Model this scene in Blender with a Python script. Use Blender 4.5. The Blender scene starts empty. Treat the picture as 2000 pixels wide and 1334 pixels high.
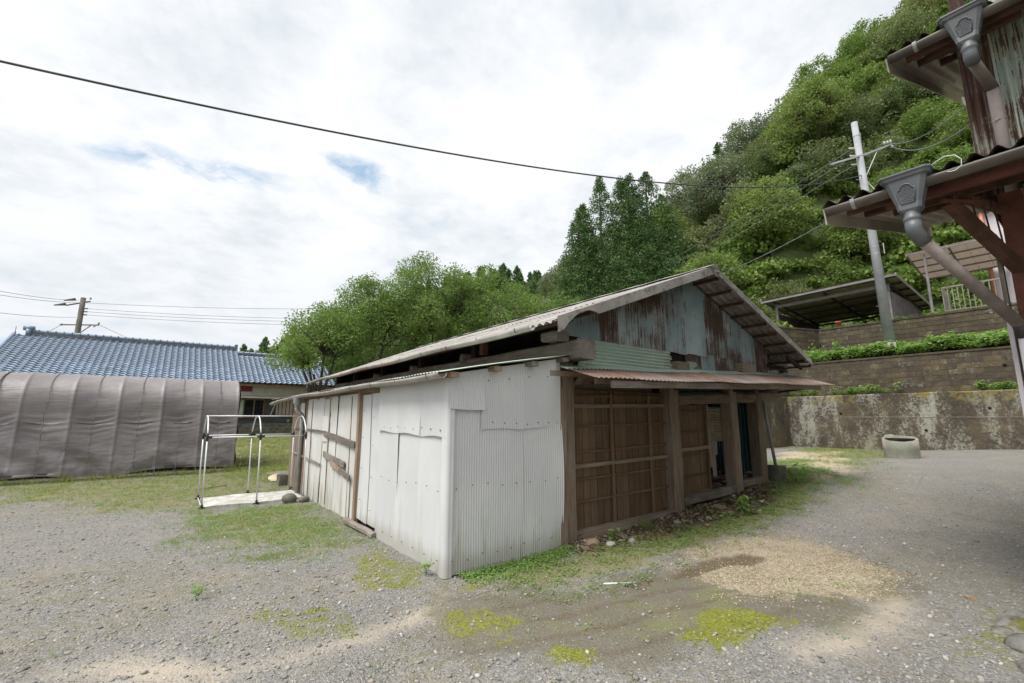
import bpy, math, random
import numpy as np
from mathutils import Vector, Matrix
random.seed(7); RNG = np.random.default_rng(7)
sc = bpy.context.scene
COL = sc.collection

# ------------------------------------------------------------------ camera
cd = bpy.data.cameras.new('camera'); cam = bpy.data.objects.new('camera', cd); COL.objects.link(cam)
cam.location = (-2.4337, -4.4016, 1.6)
cam.rotation_euler = (math.radians(90 + 9.45), 0, -math.atan2(0.59947, 0.80039))
cd.sensor_width = 36; cd.lens = 16.0; cd.clip_start = 0.05; cd.clip_end = 3000
sc.camera = cam

# ------------------------------------------------------------------ sky, sun, exposure
SUN_AZ, SUN_EL = math.radians(178), math.radians(60)      # azimuth measured in the x-y plane from +x
SUN_DIR = Vector((math.cos(SUN_AZ)*math.cos(SUN_EL), math.sin(SUN_AZ)*math.cos(SUN_EL), math.sin(SUN_EL)))
sc.view_settings.view_transform = 'Standard'; sc.view_settings.look = 'None'
sc.view_settings.exposure = 0.78; sc.view_settings.gamma = 1
sc.cycles.use_denoising = True
sc.cycles.max_bounces = 6; sc.cycles.adaptive_threshold = .02; sc.cycles.diffuse_bounces = 2; sc.cycles.glossy_bounces = 2
sc.cycles.transmission_bounces = 3; sc.cycles.transparent_max_bounces = 4
sc.cycles.caustics_reflective = False; sc.cycles.caustics_refractive = False

class NT:
    """short hand for building node trees"""
    def __init__(s, tree): s.t = tree
    def n(s, kind, ins=None, **props):
        nd = s.t.nodes.new('ShaderNode' + kind)
        for k, v in props.items(): setattr(nd, k, v)
        for k, v in (ins or {}).items():
            sk = nd.inputs[k]
            if isinstance(v, bpy.types.NodeSocket): s.t.links.new(v, sk)
            elif isinstance(v, bpy.types.Node): s.t.links.new(v.outputs[0], sk)
            else: sk.default_value = v
        return nd
    def noise(s, vec, scale, detail=4, rough=.55, dist=0.):
        return s.n('TexNoise', {'Vector': vec, 'Scale': scale, 'Detail': detail, 'Roughness': rough, 'Distortion': dist}).outputs[0]
    def math(s, op, a, b=0., c=0., clamp=False):
        nd = s.n('Math', {0: a, 1: b, 2: c}, operation=op, use_clamp=clamp); return nd.outputs[0]
    def step(s, v, a, b):
        return s.n('MapRange', {'Value': v, 'From Min': a, 'From Max': b}, interpolation_type='SMOOTHSTEP').outputs[0]
    def mix(s, f, a, b, blend='MIX'):
        nd = s.n('Mix', None, data_type='RGBA', blend_type=blend)
        for i, v in ((0, f), (6, a), (7, b)):
            if isinstance(v, bpy.types.NodeSocket): s.t.links.new(v, nd.inputs[i])
            else: nd.inputs[i].default_value = (v if i == 0 else tuple(v)[:3] + (1,))
        return nd.outputs[2]
    def ramp(s, f, stops):
        nd = s.n('ValToRGB', {0: f}); e = nd.color_ramp.elements
        while len(e) < len(stops): e.new(.5)
        for i, (p, c) in enumerate(stops): e[i].position = p; e[i].color = tuple(c)[:3] + (1,)
        return nd.outputs[0]
    def vscale(s, vec, sx, sy, sz): return s.n('VectorMath', {0: vec, 1: (sx, sy, sz)}, operation='MULTIPLY').outputs[0]
    def sep(s, vec): return s.n('SeparateXYZ', {0: vec}).outputs

w = bpy.data.worlds.new('World'); sc.world = w; w.use_nodes = True
w.node_tree.nodes.clear(); q = NT(w.node_tree)
sky = q.n('TexSky', None, sky_type='NISHITA', sun_disc=False)
sky.sun_elevation = SUN_EL; sky.sun_rotation = math.radians(90) - SUN_AZ
tc = q.n('TexCoord').outputs['Generated']
dx, dy, dz = q.sep(tc)
zz = q.math('ADD', q.math('MAXIMUM', dz, 0.), .16)
pl = q.n('CombineXYZ', {0: q.math('DIVIDE', dx, zz), 1: q.math('DIVIDE', dy, zz), 2: 0.}).outputs[0]
wob = q.n('TexNoise', {'Vector': pl, 'Scale': 3.2, 'Detail': 6, 'Roughness': .62}).outputs['Color']
plw = q.n('VectorMath', {0: pl, 1: q.n('VectorMath', {0: q.n('VectorMath', {0: wob, 1: (-.5, -.5, -.5)}, operation='ADD').outputs[0], 'Scale': .26}, operation='SCALE').outputs[0]}, operation='ADD').outputs[0]
def sky_gap(cx, cy, rx, ry, ang):            # a soft opening in the cloud deck, in cloud-plane coordinates
    v = q.n('VectorMath', {0: plw, 1: (-cx, -cy, 0)}, operation='ADD').outputs[0]
    v = q.n('VectorRotate', {'Vector': v, 'Angle': ang}, rotation_type='Z_AXIS').outputs[0]
    v = q.vscale(v, 1/rx, 1/ry, 1)
    return q.step(q.n('VectorMath', {0: v}, operation='LENGTH').outputs[1], 1.25, .25)
gaps = [sky_gap(-0.089, 1.566, 0.15, 0.08, 0.187), sky_gap(0.075, 1.547, 0.15, 0.07, 0.048), sky_gap(0.408, 1.338, 0.12, 0.055, -0.345),
        sky_gap(-0.771, 3.657, 0.132, 0.066, 0.956)]
big = q.noise(pl, 1.5, 6, .6); fine = q.noise(plw, 3.4, 7, .62)
veil = q.step(q.math('ADD', q.math('MULTIPLY', big, .65), q.math('MULTIPLY', fine, .35)), .42, .66)   # thicker, greyer cloud bellies
lowband = q.step(dz, .42, .10)
cloud = q.mix(q.math('MULTIPLY', veil, .8), (6.0, 6.08, 6.2), (3.7, 4.15, 4.6))
cloud = q.mix(q.math('MULTIPLY', lowband, .5), cloud, (4.6, 4.87, 5.15))
blue = q.mix(.7, sky.outputs[0], (2.3, 3.6, 4.9))
g = gaps[0]
for k in gaps[1:]: g = q.math('MAXIMUM', g, k)
g = q.math('MULTIPLY', g, q.step(fine, .36, .6))
thin = q.math('MULTIPLY', q.step(q.noise(plw, 2.1, 5, .6), .55, .78), .22)
colr = q.mix(q.math('MAXIMUM', g, thin), cloud, blue)
bg = q.n('Background', {'Color': colr, 'Strength': .1})
q.t.links.new(bg.outputs[0], q.n('OutputWorld').inputs[0])

sl = bpy.data.lights.new('sun', 'SUN'); sun = bpy.data.objects.new('sun', sl); COL.objects.link(sun)
sl.energy = 2.4; sl.angle = math.radians(30); sl.color = (1, .965, .91)
sun.rotation_euler = (-SUN_DIR).to_track_quat('-Z', 'Y').to_euler(); sun.location = (0, -20, 60)

# ------------------------------------------------------------------ materials
def material(name, fn, bumpdist=.01):
    m = bpy.data.materials.new(name); m.use_nodes = True; m.node_tree.nodes.clear(); s = NT(m.node_tree)
    tcn = s.n('TexCoord'); oi = s.n('ObjectInfo')
    rv = s.n('VectorMath', {0: (17.3, 9.1, 5.7), 'Scale': oi.outputs['Random']}, operation='SCALE').outputs[0]
    vec = s.n('VectorMath', {0: tcn.outputs['Object'], 1: rv}, operation='ADD').outputs[0]
    r = fn(s, vec, tcn.outputs['Object'], oi.outputs['Random'])
    if 'shader' in r: sh = r['shader']
    else:
        b = s.n('BsdfPrincipled'); 
        ins = {'Base Color': r['c'], 'Roughness': r.get('r', .8), 'Metallic': r.get('m', 0.), 'Specular IOR Level': r.get('s', .3)}
        if 'h' in r: ins['Normal'] = s.n('Bump', {'Height': r['h'], 'Strength': r.get('bs', .5), 'Distance': bumpdist}).outputs[0]
        for k, v in ins.items():
            if isinstance(v, bpy.types.NodeSocket): s.t.links.new(v, b.inputs[k])
            elif k == 'Base Color': b.inputs[k].default_value = tuple(v)[:3] + (1,)
            else: b.inputs[k].default_value = v
        sh = b.outputs[0]
    s.t.links.new(sh, s.n('OutputMaterial').inputs[0])
    return m

def f_plain(c1, c2, rough=.7, scale=6., metal=0., spec=.3, bs=.2):
    def f(s, v, o, rnd):
        a = s.noise(v, scale, 5, .6); d = s.noise(v, scale*9, 3)
        c = s.mix(s.step(a, .35, .68), c1, c2)
        c = s.mix(s.math('MULTIPLY', s.step(d, .55, .8), .25), c, tuple(x*.55 for x in c1))
        return dict(c=c, r=s.math('ADD', rough-.08, s.math('MULTIPLY', a, .18)), m=metal, s=spec, h=d, bs=bs)
    return f
def f_wood(axis, dark, light, grey=(.30, .275, .25), gamt=.45, bs=.7, rough=.85):
    sc3 = {'x': (1.2, 22, 22), 'y': (22, 1.2, 22), 'z': (22, 22, 1.2)}[axis]
    def f(s, v, o, rnd):
        vs = s.vscale(v, *sc3)
        g = s.noise(vs, 1.6, 6, .65, .4); g2 = s.noise(vs, 5.5, 3, .6)
        st = s.noise(v, 1.8, 4, .6)
        c = s.ramp(g, [(.28, dark), (.55, tuple((a+b)/2 for a, b in zip(dark, light))), (.78, light)])
        c = s.mix(s.math('MULTIPLY', s.step(st, .42, .7), gamt), c, grey)
        c = s.mix(s.math('MULTIPLY', s.step(g2, .60, .78), .55), c, tuple(x*.35 for x in dark))
        c = s.n('HueSaturation', {'Color': c, 'Value': s.math('ADD', .78, s.math('MULTIPLY', rnd, .44))}).outputs[0]
        return dict(c=c, r=rough, h=s.math('ADD', g, g2), bs=bs, s=.2)
    return f
M = {}
for ax in 'xyz':
    M['wood_'+ax] = material('weathered timber '+ax, f_wood(ax, (.125, .092, .068), (.35, .275, .21)))
    M['board_'+ax] = material('brown board '+ax, f_wood(ax, (.095, .058, .034), (.215, .142, .088), grey=(.19, .145, .11), gamt=.35, bs=.45))
    M['grey_'+ax] = material('silvery timber '+ax, f_wood(ax, (.11, .09, .075), (.33, .29, .25), grey=(.40, .37, .34), gamt=.5))
    M['pink_'+ax] = material('faded fir '+ax, f_wood(ax, (.20, .13, .09), (.42, .31, .23), grey=(.42, .38, .34), gamt=.4))
M['darkwood'] = material('dark timber', f_wood('y', (.02, .016, .013), (.06, .048, .04), grey=(.07, .062, .055), gamt=.3))  # very dark brown timber tone

def f_white(s, v, o, rnd):
    x, y, z = s.sep(o)
    st = s.noise(s.vscale(v, 9, 9, .8), 1.5, 5, .65); big = s.noise(v, 1.2, 3)
    c = s.mix(s.step(big, .35, .7), (.60, .61, .62), (.67, .675, .675))
    low = s.step(z, 1.15, .05)
    c = s.mix(s.math('MULTIPLY', s.step(s.math('ADD', z, s.math('MULTIPLY', st, -.35)), .12, -.12), .55), c, (.34, .31, .25))
    al = s.math('MULTIPLY', s.step(s.math('ADD', st, s.math('MULTIPLY', low, .10)), .56, .82), s.math('ADD', .16, s.math('MULTIPLY', s.math('MULTIPLY', low, s.step(big, .42, .62)), .85)))
    c = s.mix(al, c, (.36, .37, .24))
    sp = s.noise(v, 30, 4, .7)
    c = s.mix(s.math('MULTIPLY', s.step(sp, .62, .75), .25), c, (.42, .41, .36))
    return dict(c=c, r=.42, s=.4)
M['white'] = material('white corrugated plastic', f_white)
def f_whiteboard(s, v, o, rnd):
    x, y, z = s.sep(o)
    st = s.noise(s.vscale(v, 5, 5, .6), 1.4, 5, .65); big = s.noise(v, .9, 4)
    c = s.mix(s.step(big, .4, .65), (.575, .57, .555), (.645, .64, .625))
    c = s.mix(s.math('MULTIPLY', s.step(st, .5, .75), .38), c, (.56, .50, .41))
    low = s.step(z, .75, .05)
    c = s.mix(s.math('MULTIPLY', s.step(s.math('ADD', st, s.math('MULTIPLY', low, .2)), .58, .8), .7), c, (.34, .33, .24))
    return dict(c=c, r=.6, s=.3, h=st, bs=.15)
M['whiteboard'] = material('stained white board', f_whiteboard)

def f_rust(paint1, paint2, r1, r2, lo, hi, vert=True, amt=1.):
    def f(s, v, o, rnd):
        vs = s.vscale(v, 26, 26, .9) if vert else s.vscale(v, 3, 3, 3)
        st = s.noise(vs, 1.6, 5, .7); big = s.noise(v, 1.3, 4, .6); fi = s.noise(v, 40, 4, .7)
        pn = s.mix(s.step(s.noise(v, .9, 3), .38, .66), paint1, paint2)
        val = s.math('ADD', s.math('ADD', s.math('MULTIPLY', st, .46), s.math('MULTIPLY', big, .48)), s.math('ADD', s.math('MULTIPLY', fi, .12), s.math('MULTIPLY', s.math('SUBTRACT', rnd, .5), .16)))
        mk = s.step(val, lo, hi)
        rc = s.mix(s.step(s.noise(vs, 3., 4), .4, .65), r1, r2)
        edge = s.math('MULTIPLY', mk, s.math('SUBTRACT', 1., mk))
        c = s.mix(s.math('MULTIPLY', mk, amt), pn, rc)
        c = s.mix(s.math('MULTIPLY', edge, 1.6), c, (.24, .13, .06))
        return dict(c=c, r=s.math('ADD', .5, s.math('MULTIPLY', mk, .38)), s=.3, h=fi, bs=.15)
    return f
M['rust'] = material('rusty blue sheet', f_rust((.23, .32, .345), (.40, .47, .475), (.085, .058, .05), (.14, .092, .074), .50, .58))
M['rust_more'] = material('rusty brown sheet', f_rust((.23, .32, .345), (.40, .47, .475), (.085, .058, .05), (.135, .088, .072), .465, .55))
M['bluesheet'] = material('blue painted sheet', f_rust((.055, .14, .17), (.10, .20, .22), (.06, .035, .03), (.11, .06, .045), .60, .66))
M['green'] = material('pale green sheet', f_rust((.40, .50, .43), (.50, .58, .49), (.42, .38, .25), (.34, .26, .15), .60, .72))
M['redroof'] = material('rusty red roof sheet', f_rust((.215, .17, .158), (.31, .275, .258), (.14, .09, .077), (.19, .128, .11), .44, .64, vert=False))
def f_asb(s, v, o, rnd):
    a = s.noise(v, 2.2, 5, .6); d = s.noise(v, 11, 5, .7); e = s.noise(v, 38, 4, .7)
    c = s.mix(s.step(a, .35, .7), (.28, .262, .242), (.43, .41, .388))
    c = s.mix(s.math('MULTIPLY', s.step(d, .53, .66), .72), c, (.10, .088, .075))
    c = s.mix(s.math('MULTIPLY', s.step(e, .6, .72), .5), c, (.09, .08, .07))
    return dict(c=c, r=.92, h=s.math('ADD', d, e), bs=.7, s=.15)
M['asbestos'] = material('lichened fibre cement', f_asb)
M['asb_under'] = material('fibre cement underside', f_plain((.44, .41, .35), (.55, .51, .44), .9, 3))
def f_moss(bias_white, bias_brown, topz=None):
    def f(s, v, o, rnd):
        x, y, z = s.sep(o)
        a = s.noise(v, .9, 6, .66); b = s.noise(s.vscale(v, 1, 1, .35), 1.6, 6, .68); d = s.noise(v, 14, 5, .72); e = s.noise(v, 4.5, 6, .72)
        c = s.ramp(s.math('ADD', s.math('MULTIPLY', a, .5), s.math('MULTIPLY', e, .5)), [(.32, (.05, .044, .036)), (.47, (.088, .073, .055)), (.58, (.125, .103, .075)), (.72, (.235, .22, .19))])
        wm = s.step(s.math('ADD', s.math('MULTIPLY', b, .55), s.math('MULTIPLY', d, .45)), .57-bias_white, .70-bias_white)
        c = s.mix(s.math('MULTIPLY', wm, .8), c, (.42, .42, .36))
        gm = s.math('MULTIPLY', s.step(a, .5, .66), bias_brown)
        c = s.mix(gm, c, (.15, .115, .035))
        c = s.mix(s.math('MULTIPLY', s.step(d, .56, .7), .55), c, (.035, .03, .022))
        if topz:
            t = s.step(z, topz-.55, topz-.05)
            c = s.mix(s.math('MULTIPLY', t, s.step(s.math('ADD', e, s.math('MULTIPLY', a, .6)), .76, .90)), c, (.22, .185, .05))
        return dict(c=c, r=.95, h=s.math('ADD', d, e), bs=.8, s=.1)
    return f
M['moss_low'] = material('lichened concrete', f_moss(.095, .2, 2.2), .02)
M['moss_mid'] = material('brown mossy concrete', f_moss(.015, .3), .02)
M['moss_block'] = material('mossy block', f_moss(.0, .4), .02)
M['concrete'] = material('concrete', f_plain((.30, .29, .27), (.42, .41, .38), .9, 4, bs=.4))
M['well'] = material('well ring concrete', f_plain((.19, .20, .155), (.33, .295, .255), .9, 2.5, bs=.5))
M['darkconcrete'] = material('stained block', f_plain((.09, .085, .07), (.20, .19, .16), .95, 3, bs=.6))
M['pole'] = material('utility pole concrete', f_plain((.31, .325, .345), (.39, .405, .42), .75, 2))
M['poledark'] = material('old utility pole', f_plain((.10, .09, .078), (.16, .148, .13), .85, 2))
M['alu'] = material('aluminium tube', f_plain((.62, .63, .65), (.70, .71, .73), .36, 5, metal=.2, spec=.5, bs=.03))
M['black'] = material('black plastic', f_plain((.02, .02, .022), (.035, .035, .037), .5, 5))
M['steel'] = material('dark steel', f_plain((.05, .045, .045), (.09, .08, .078), .6, 5))
M['galv'] = material('galvanised steel', f_plain((.36, .37, .38), (.46, .47, .48), .5, 6, metal=.4))
M['redsteel'] = material('red oxide steel', f_plain((.115, .04, .03), (.16, .065, .048), .75, 5, bs=.4))
M['rustbeam'] = material('rusty beam', f_plain((.075, .04, .028), (.14, .07, .048), .85, 6, bs=.5))
M['gutter'] = material('brown pvc gutter', f_plain((.085, .07, .06), (.15, .128, .112), .5, 3, spec=.4, bs=.05))
M['gutter_old'] = material('old grey gutter', f_plain((.30, .275, .25), (.42, .40, .37), .55, 3, bs=.1))
M['hopper'] = material('grey pvc hopper', f_plain((.105, .113, .125), (.14, .148, .16), .45, 3, spec=.45, bs=.05))
M['pipe'] = material('pinkish pvc pipe', f_plain((.34, .28, .27), (.42, .36, .345), .5, 2.5, bs=.05))
M['pipeold'] = material('weathered pvc pipe', f_plain((.19, .16, .145), (.30, .255, .235), .6, 5, bs=.15))
M['pipegrey'] = material('grey downpipe', f_plain((.24, .255, .25), (.33, .34, .335), .55, 3, bs=.1))
M['cable'] = material('cable sheath', f_plain((.06, .06, .065), (.09, .09, .095), .6, 3))
M['wire'] = material('thin wire', f_plain((.14, .16, .18), (.20, .22, .24), .6, 3))
M['rope'] = material('tie rope', f_plain((.10, .095, .085), (.28, .265, .24), .9, 12, bs=.5))
M['whitewire'] = material('white wire', f_plain((.62, .62, .60), (.72, .72, .70), .5, 5))
M['cream'] = material('cream plaster', f_plain((.50, .49, .42), (.60, .585, .51), .85, 1.5))
M['greyclad'] = material('grey cladding', f_plain((.085, .085, .095), (.12, .12, .13), .75, 2))
M['glass'] = material('dark window glass', f_plain((.012, .013, .015), (.02, .022, .024), .08, 2, spec=.6, bs=0))
M['frost'] = material('frosted glass', f_plain((.40, .46, .42), (.46, .51, .47), .35, 2))
M['sashwood'] = material('sash wood', f_plain((.22, .13, .07), (.30, .19, .11), .7, 6))
M['redpaint'] = material('dull red paint', f_plain((.20, .03, .035), (.26, .05, .05), .7, 4))
M['lightpink'] = material('pale pink siding', f_plain((.58, .53, .57), (.65, .60, .64), .8, 2))
M['orangepipe'] = material('salmon pipe', f_plain((.50, .19, .12), (.56, .24, .16), .5, 3))
def f_poly(s, v, o, rnd):
    c = s.mix(s.noise(v, 3, 4), (.23, .18, .14), (.31, .25, .20))
    return dict(shader=s.n('MixShader', {0: .55, 1: s.n('BsdfPrincipled', {'Base Color': c, 'Roughness': .35}).outputs[0], 2: s.n('BsdfTranslucent', {'Color': c}).outputs[0]}).outputs[0])
M['polycarb'] = material('brown polycarbonate', f_poly)
M['terracotta'] = material('terracotta', f_plain((.42, .13, .06), (.50, .19, .10), .85, 6))
M['paper'] = material('faded cardboard', f_plain((.50, .42, .28), (.62, .55, .40), .9, 8))
M['yellowboard'] = material('yellow board', f_plain((.38, .30, .13), (.50, .41, .20), .8, 6))
M['bluepet'] = material('blue bottle plastic', f_plain((.06, .22, .42), (.10, .30, .50), .3, 5))
M['stone'] = material('river stone', f_plain((.12, .115, .095), (.22, .21, .175), .85, 7, bs=.5))
def f_rock(s, v, o, rnd):
    a = s.noise(v, 6, 6, .65); d = s.noise(v, 26, 5, .7); m = s.noise(v, 4, 5, .65)
    c = s.ramp(s.math('ADD', s.math('MULTIPLY', a, .6), s.math('MULTIPLY', d, .4)), [(.3, (.10, .098, .09)), (.55, (.22, .215, .20)), (.75, (.33, .32, .30))])
    c = s.mix(s.step(s.math('ADD', s.math('MULTIPLY', m, .7), s.math('MULTIPLY', d, .3)), .5, .6), c, s.mix(s.step(a, .4, .6), (.075, .06, .03), (.14, .14, .045)))
    return dict(c=c, r=.95, h=s.math('ADD', a, d), bs=.8, s=.1)
M['mossrock'] = material('mossy rock', f_rock, .02)
M['bark'] = material('bark', f_wood('z', (.045, .036, .028), (.12, .10, .08), grey=(.15, .14, .12)))
def f_inner_shade(s, v, o, rnd):
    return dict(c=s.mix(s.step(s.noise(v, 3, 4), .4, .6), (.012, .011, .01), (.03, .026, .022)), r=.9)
M['dark'] = material('painted interior shade', f_inner_shade)  # near-black colour stands in for the shade inside openings
def f_tile(s, v, o, rnd):
    a = s.noise(v, 5, 5, .65); d = s.noise(v, 24, 4, .7)
    hsv = s.n('HueSaturation', {'Color': s.mix(s.step(a, .35, .7), (.185, .265, .385), (.29, .375, .50)), 'Value': s.math('ADD', .8, s.math('MULTIPLY', rnd, .4))}).outputs[0]
    c = s.mix(s.math('MULTIPLY', s.step(s.math('ADD', s.math('MULTIPLY', a, .5), s.math('MULTIPLY', d, .5)), .55, .66), .8), hsv, (.14, .115, .09))
    return dict(c=c, r=s.math('ADD', .28, s.math('MULTIPLY', a, .25)), s=.5)
M['tile'] = material('blue glazed tile', f_tile)
M['ridge'] = material('ridge tile', f_plain((.11, .12, .15), (.24, .25, .27), .55, 5, bs=.3))
def f_tarp(s, v, o, rnd):
    a = s.noise(v, 1.1, 5, .6); w1 = s.noise(s.vscale(v, 1, 1, 6), 2.5, 5, .6, .6); d = s.noise(v, 60, 2)
    c = s.mix(s.step(a, .35, .68), (.175, .157, .159), (.235, .213, .214))
    c = s.mix(s.math('MULTIPLY', s.step(s.noise(v, 2.4, 5, .65), .56, .75), .5), c, (.20, .185, .12))
    return dict(c=c, r=.48, s=.5, h=s.math('ADD', w1, s.math('MULTIPLY', d, .05)), bs=.35)
M['tarp'] = material('grey brown tarpaulin', f_tarp, .05)

def f_leaf(stops, trans=.35, vary=.5):
    def f(s, v, o, rnd):
        at = s.n('Attribute', None, attribute_name='tint').outputs['Fac']
        fac = s.math('ADD', s.math('MULTIPLY', at, 1-vary), s.math('MULTIPLY', rnd, vary))
        c = s.ramp(fac, stops)
        d = s.n('BsdfPrincipled', {'Base Color': c, 'Roughness': .55, 'Specular IOR Level': .3})
        t = s.n('BsdfTranslucent', {'Color': s.mix(.5, c, (.16, .20, .03), 'SOFT_LIGHT')})
        return dict(shader=s.n('MixShader', {0: trans, 1: d.outputs[0], 2: t.outputs[0]}).outputs[0])
    return f
M['leaf_broad'] = material('fresh green leaves', f_leaf([(0, (.125, .22, .05)), (.5, (.22, .325, .09)), (1, (.335, .43, .16))], .5, .15))
M['leaf_cedar'] = material('cedar needles', f_leaf([(0, (.06, .125, .042)), (.5, (.10, .18, .058)), (1, (.17, .245, .085))], .35, .2))
M['leaf_hill'] = material('hillside leaves', f_leaf([(0, (.15, .20, .085)), (.3, (.20, .25, .115)), (.5, (.27, .29, .13)), (.7, (.19, .27, .095)), (1, (.315, .335, .185))], .45, .75))
M['leaf_olive'] = material('olive evergreen leaves', f_leaf([(0, (.155, .205, .115)), (.5, (.23, .28, .17)), (1, (.33, .365, .245))], .42, .3))
M['leaf_bright'] = material('bright yellow green leaves', f_leaf([(0, (.15, .235, .06)), (.5, (.25, .34, .10)), (1, (.38, .44, .17))], .48, .4))
M['leaf_vine'] = material('vine leaves', f_leaf([(0, (.13, .21, .05)), (.5, (.21, .31, .08)), (1, (.32, .40, .13))], .42, .4))
M['leaf_plant'] = material('ground plant leaves', f_leaf([(0, (.19, .33, .085)), (.5, (.29, .44, .13)), (1, (.42, .54, .21))], .5, .4))
M['grass'] = material('grass blades', f_leaf([(0, (.20, .26, .05)), (.5, (.31, .345, .085)), (1, (.46, .43, .18))], .45, .6))
def f_gravel(s, v, o, rnd):
    c = s.ramp(rnd, [(0, (.17, .167, .163)), (.35, (.25, .245, .24)), (.6, (.33, .315, .295)), (.8, (.33, .29, .24)), (.93, (.42, .395, .36)), (1, (.56, .535, .50))])
    return dict(c=s.mix(s.math('MULTIPLY', s.noise(v, 60, 3), .4), c, (.24, .23, .21)), r=.85, s=.3)
M['gravel'] = material('gravel stone', f_gravel)
def f_chip(s, v, o, rnd):
    return dict(c=s.ramp(rnd, [(0, (.25, .19, .125)), (.5, (.42, .345, .24)), (1, (.60, .52, .39))]), r=.85)
M['chip'] = material('wood chips', f_chip)
def f_debris(s, v, o, rnd):
    return dict(c=s.ramp(rnd, [(0, (.075, .048, .034)), (.5, (.16, .105, .075)), (.85, (.27, .20, .145)), (1, (.48, .45, .39))]), r=.9)
M['debris'] = material('rotten wood crumbs', f_debris)

# ------------------------------------------------------------------ mesh helpers
class MB:
    """collects boxes, tubes, sheets; build() links them as ONE mesh object"""
    def __init__(s): s.v = []; s.f = []
    def add(s, vs, fs):
        o = len(s.v); s.v += [tuple(p) for p in vs]; s.f += [tuple(i + o for i in f) for f in fs]; return s
    def box(s, x0, x1, y0, y1, z0, z1, jit=0.):
        vs = [(x, y, z) for z in (z0, z1) for y in (y0, y1) for x in (x0, x1)]
        if jit: vs = [tuple(c + random.uniform(-jit, jit) for c in p) for p in vs]
        return s.add(vs, [(0, 2, 3, 1), (4, 5, 7, 6), (0, 1, 5, 4), (2, 6, 7, 3), (0, 4, 6, 2), (1, 3, 7, 5)])
    def bar(s, a, b, w, h, up=(0, 0, 1), ch=0., n=1, wob=0.):
        """rectangular bar from a to b, chamfered by ch, optionally wobbly along its length"""
        a, b = Vector(a), Vector(b); d = (b-a).normalized(); up = Vector(up)
        sd = d.cross(up).normalized(); up = sd.cross(d).normalized()
        if ch: prof = [(-w/2+ch, -h/2), (w/2-ch, -h/2), (w/2, -h/2+ch), (w/2, h/2-ch), (w/2-ch, h/2), (-w/2+ch, h/2), (-w/2, h/2-ch), (-w/2, -h/2+ch)]
        else: prof = [(-w/2, -h/2), (w/2, -h/2), (w/2, h/2), (-w/2, h/2)]
        k = len(prof); vs = []
        for i in range(n+1):
            p = a.lerp(b, i/n); ox, oz = (random.uniform(-wob, wob), random.uniform(-wob, wob)) if wob else (0, 0)
            vs += [p + sd*(x*(1+random.uniform(-wob, wob)*2)+ox) + up*(z+oz) for x, z in prof]
        fs = [(i*k+j, i*k+(j+1) % k, (i+1)*k+(j+1) % k, (i+1)*k+j) for i in range(n) for j in range(k)]
        fs += [tuple(range(k))[::-1], tuple(n*k+j for j in range(k))]
        return s.add(vs, fs)
    def tube(s, pts, r, n=8, cap=True):
        pts = [Vector(p) for p in pts]; rs = r if isinstance(r, (list, tuple)) else [r]*len(pts)
        d0 = (pts[1]-pts[0]).normalized(); ref = Vector((0, 0, 1)) if abs(d0.z) < .9 else Vector((1, 0, 0))
        u = d0.cross(ref).normalized(); vs = []
        for i, p in enumerate(pts):
            d = (pts[min(i+1, len(pts)-1)] - pts[max(i-1, 0)]).normalized()
            u = (u - d*u.dot(d)).normalized(); v = d.cross(u)
            vs += [p + (u*math.cos(2*math.pi*j/n) + v*math.sin(2*math.pi*j/n))*rs[i] for j in range(n)]
        fs = [(i*n+j, i*n+(j+1) % n, (i+1)*n+(j+1) % n, (i+1)*n+j) for i in range(len(pts)-1) for j in range(n)]
        if cap: fs += [tuple(range(n))[::-1], tuple((len(pts)-1)*n+j for j in range(n))]
        return s.add(vs, fs)
    def grid(s, fn, nu, nv):
        vs = [fn(i/nu, j/nv) for j in range(nv+1) for i in range(nu+1)]
        return s.add(vs, [(j*(nu+1)+i, j*(nu+1)+i+1, (j+1)*(nu+1)+i+1, (j+1)*(nu+1)+i) for j in range(nv) for i in range(nu)])
    def lathe(s, c, prof, n=24):
        c = Vector(c); vs = [c + Vector((r*math.cos(2*math.pi*j/n), r*math.sin(2*math.pi*j/n), z)) for r, z in prof for j in range(n)]
        return s.add(vs, [(i*n+j, i*n+(j+1) % n, (i+1)*n+(j+1) % n, (i+1)*n+j) for i in range(len(prof)-1) for j in range(n)])
    def build(s, name, mat, parent=None, smooth=False):
        off = Vector(parent['_base']) if parent is not None else Vector((0, 0, 0))
        me = bpy.data.meshes.new(name); me.from_pydata([tuple(Vector(p)-off) for p in s.v], [], s.f); me.update()
        if smooth: me.polygons.foreach_set('use_smooth', [True]*len(me.polygons))
        mats = mat if isinstance(mat, (list, tuple)) else [mat]
        for m in mats: me.materials.append(M[m] if isinstance(m, str) else m)
        o = bpy.data.objects.new(name, me); COL.objects.link(o)
        o['_base'] = tuple(off) if parent is not None else (0., 0., 0.)
        if parent is not None: o.parent = parent
        ALL.append(o); return o
ALL = []
def tag(o, label=None, cat=None, group=None, kind=None):
    for k, v in (('label', label), ('category', cat), ('group', group), ('kind', kind)):
        if v: o[k] = v
    return o
def thing(name, loc, label, cat, group=None):
    o = bpy.data.objects.new(name, None); COL.objects.link(o); o.location = loc; o['_base'] = tuple(loc); o.empty_display_size = .1
    ALL.append(o); return tag(o, label, cat, group)
def rebase(o, loc):
    """move the origin of a one-mesh thing to its base"""
    o.data.transform(Matrix.Translation(-Vector(loc))); o.location = loc; return o
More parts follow.
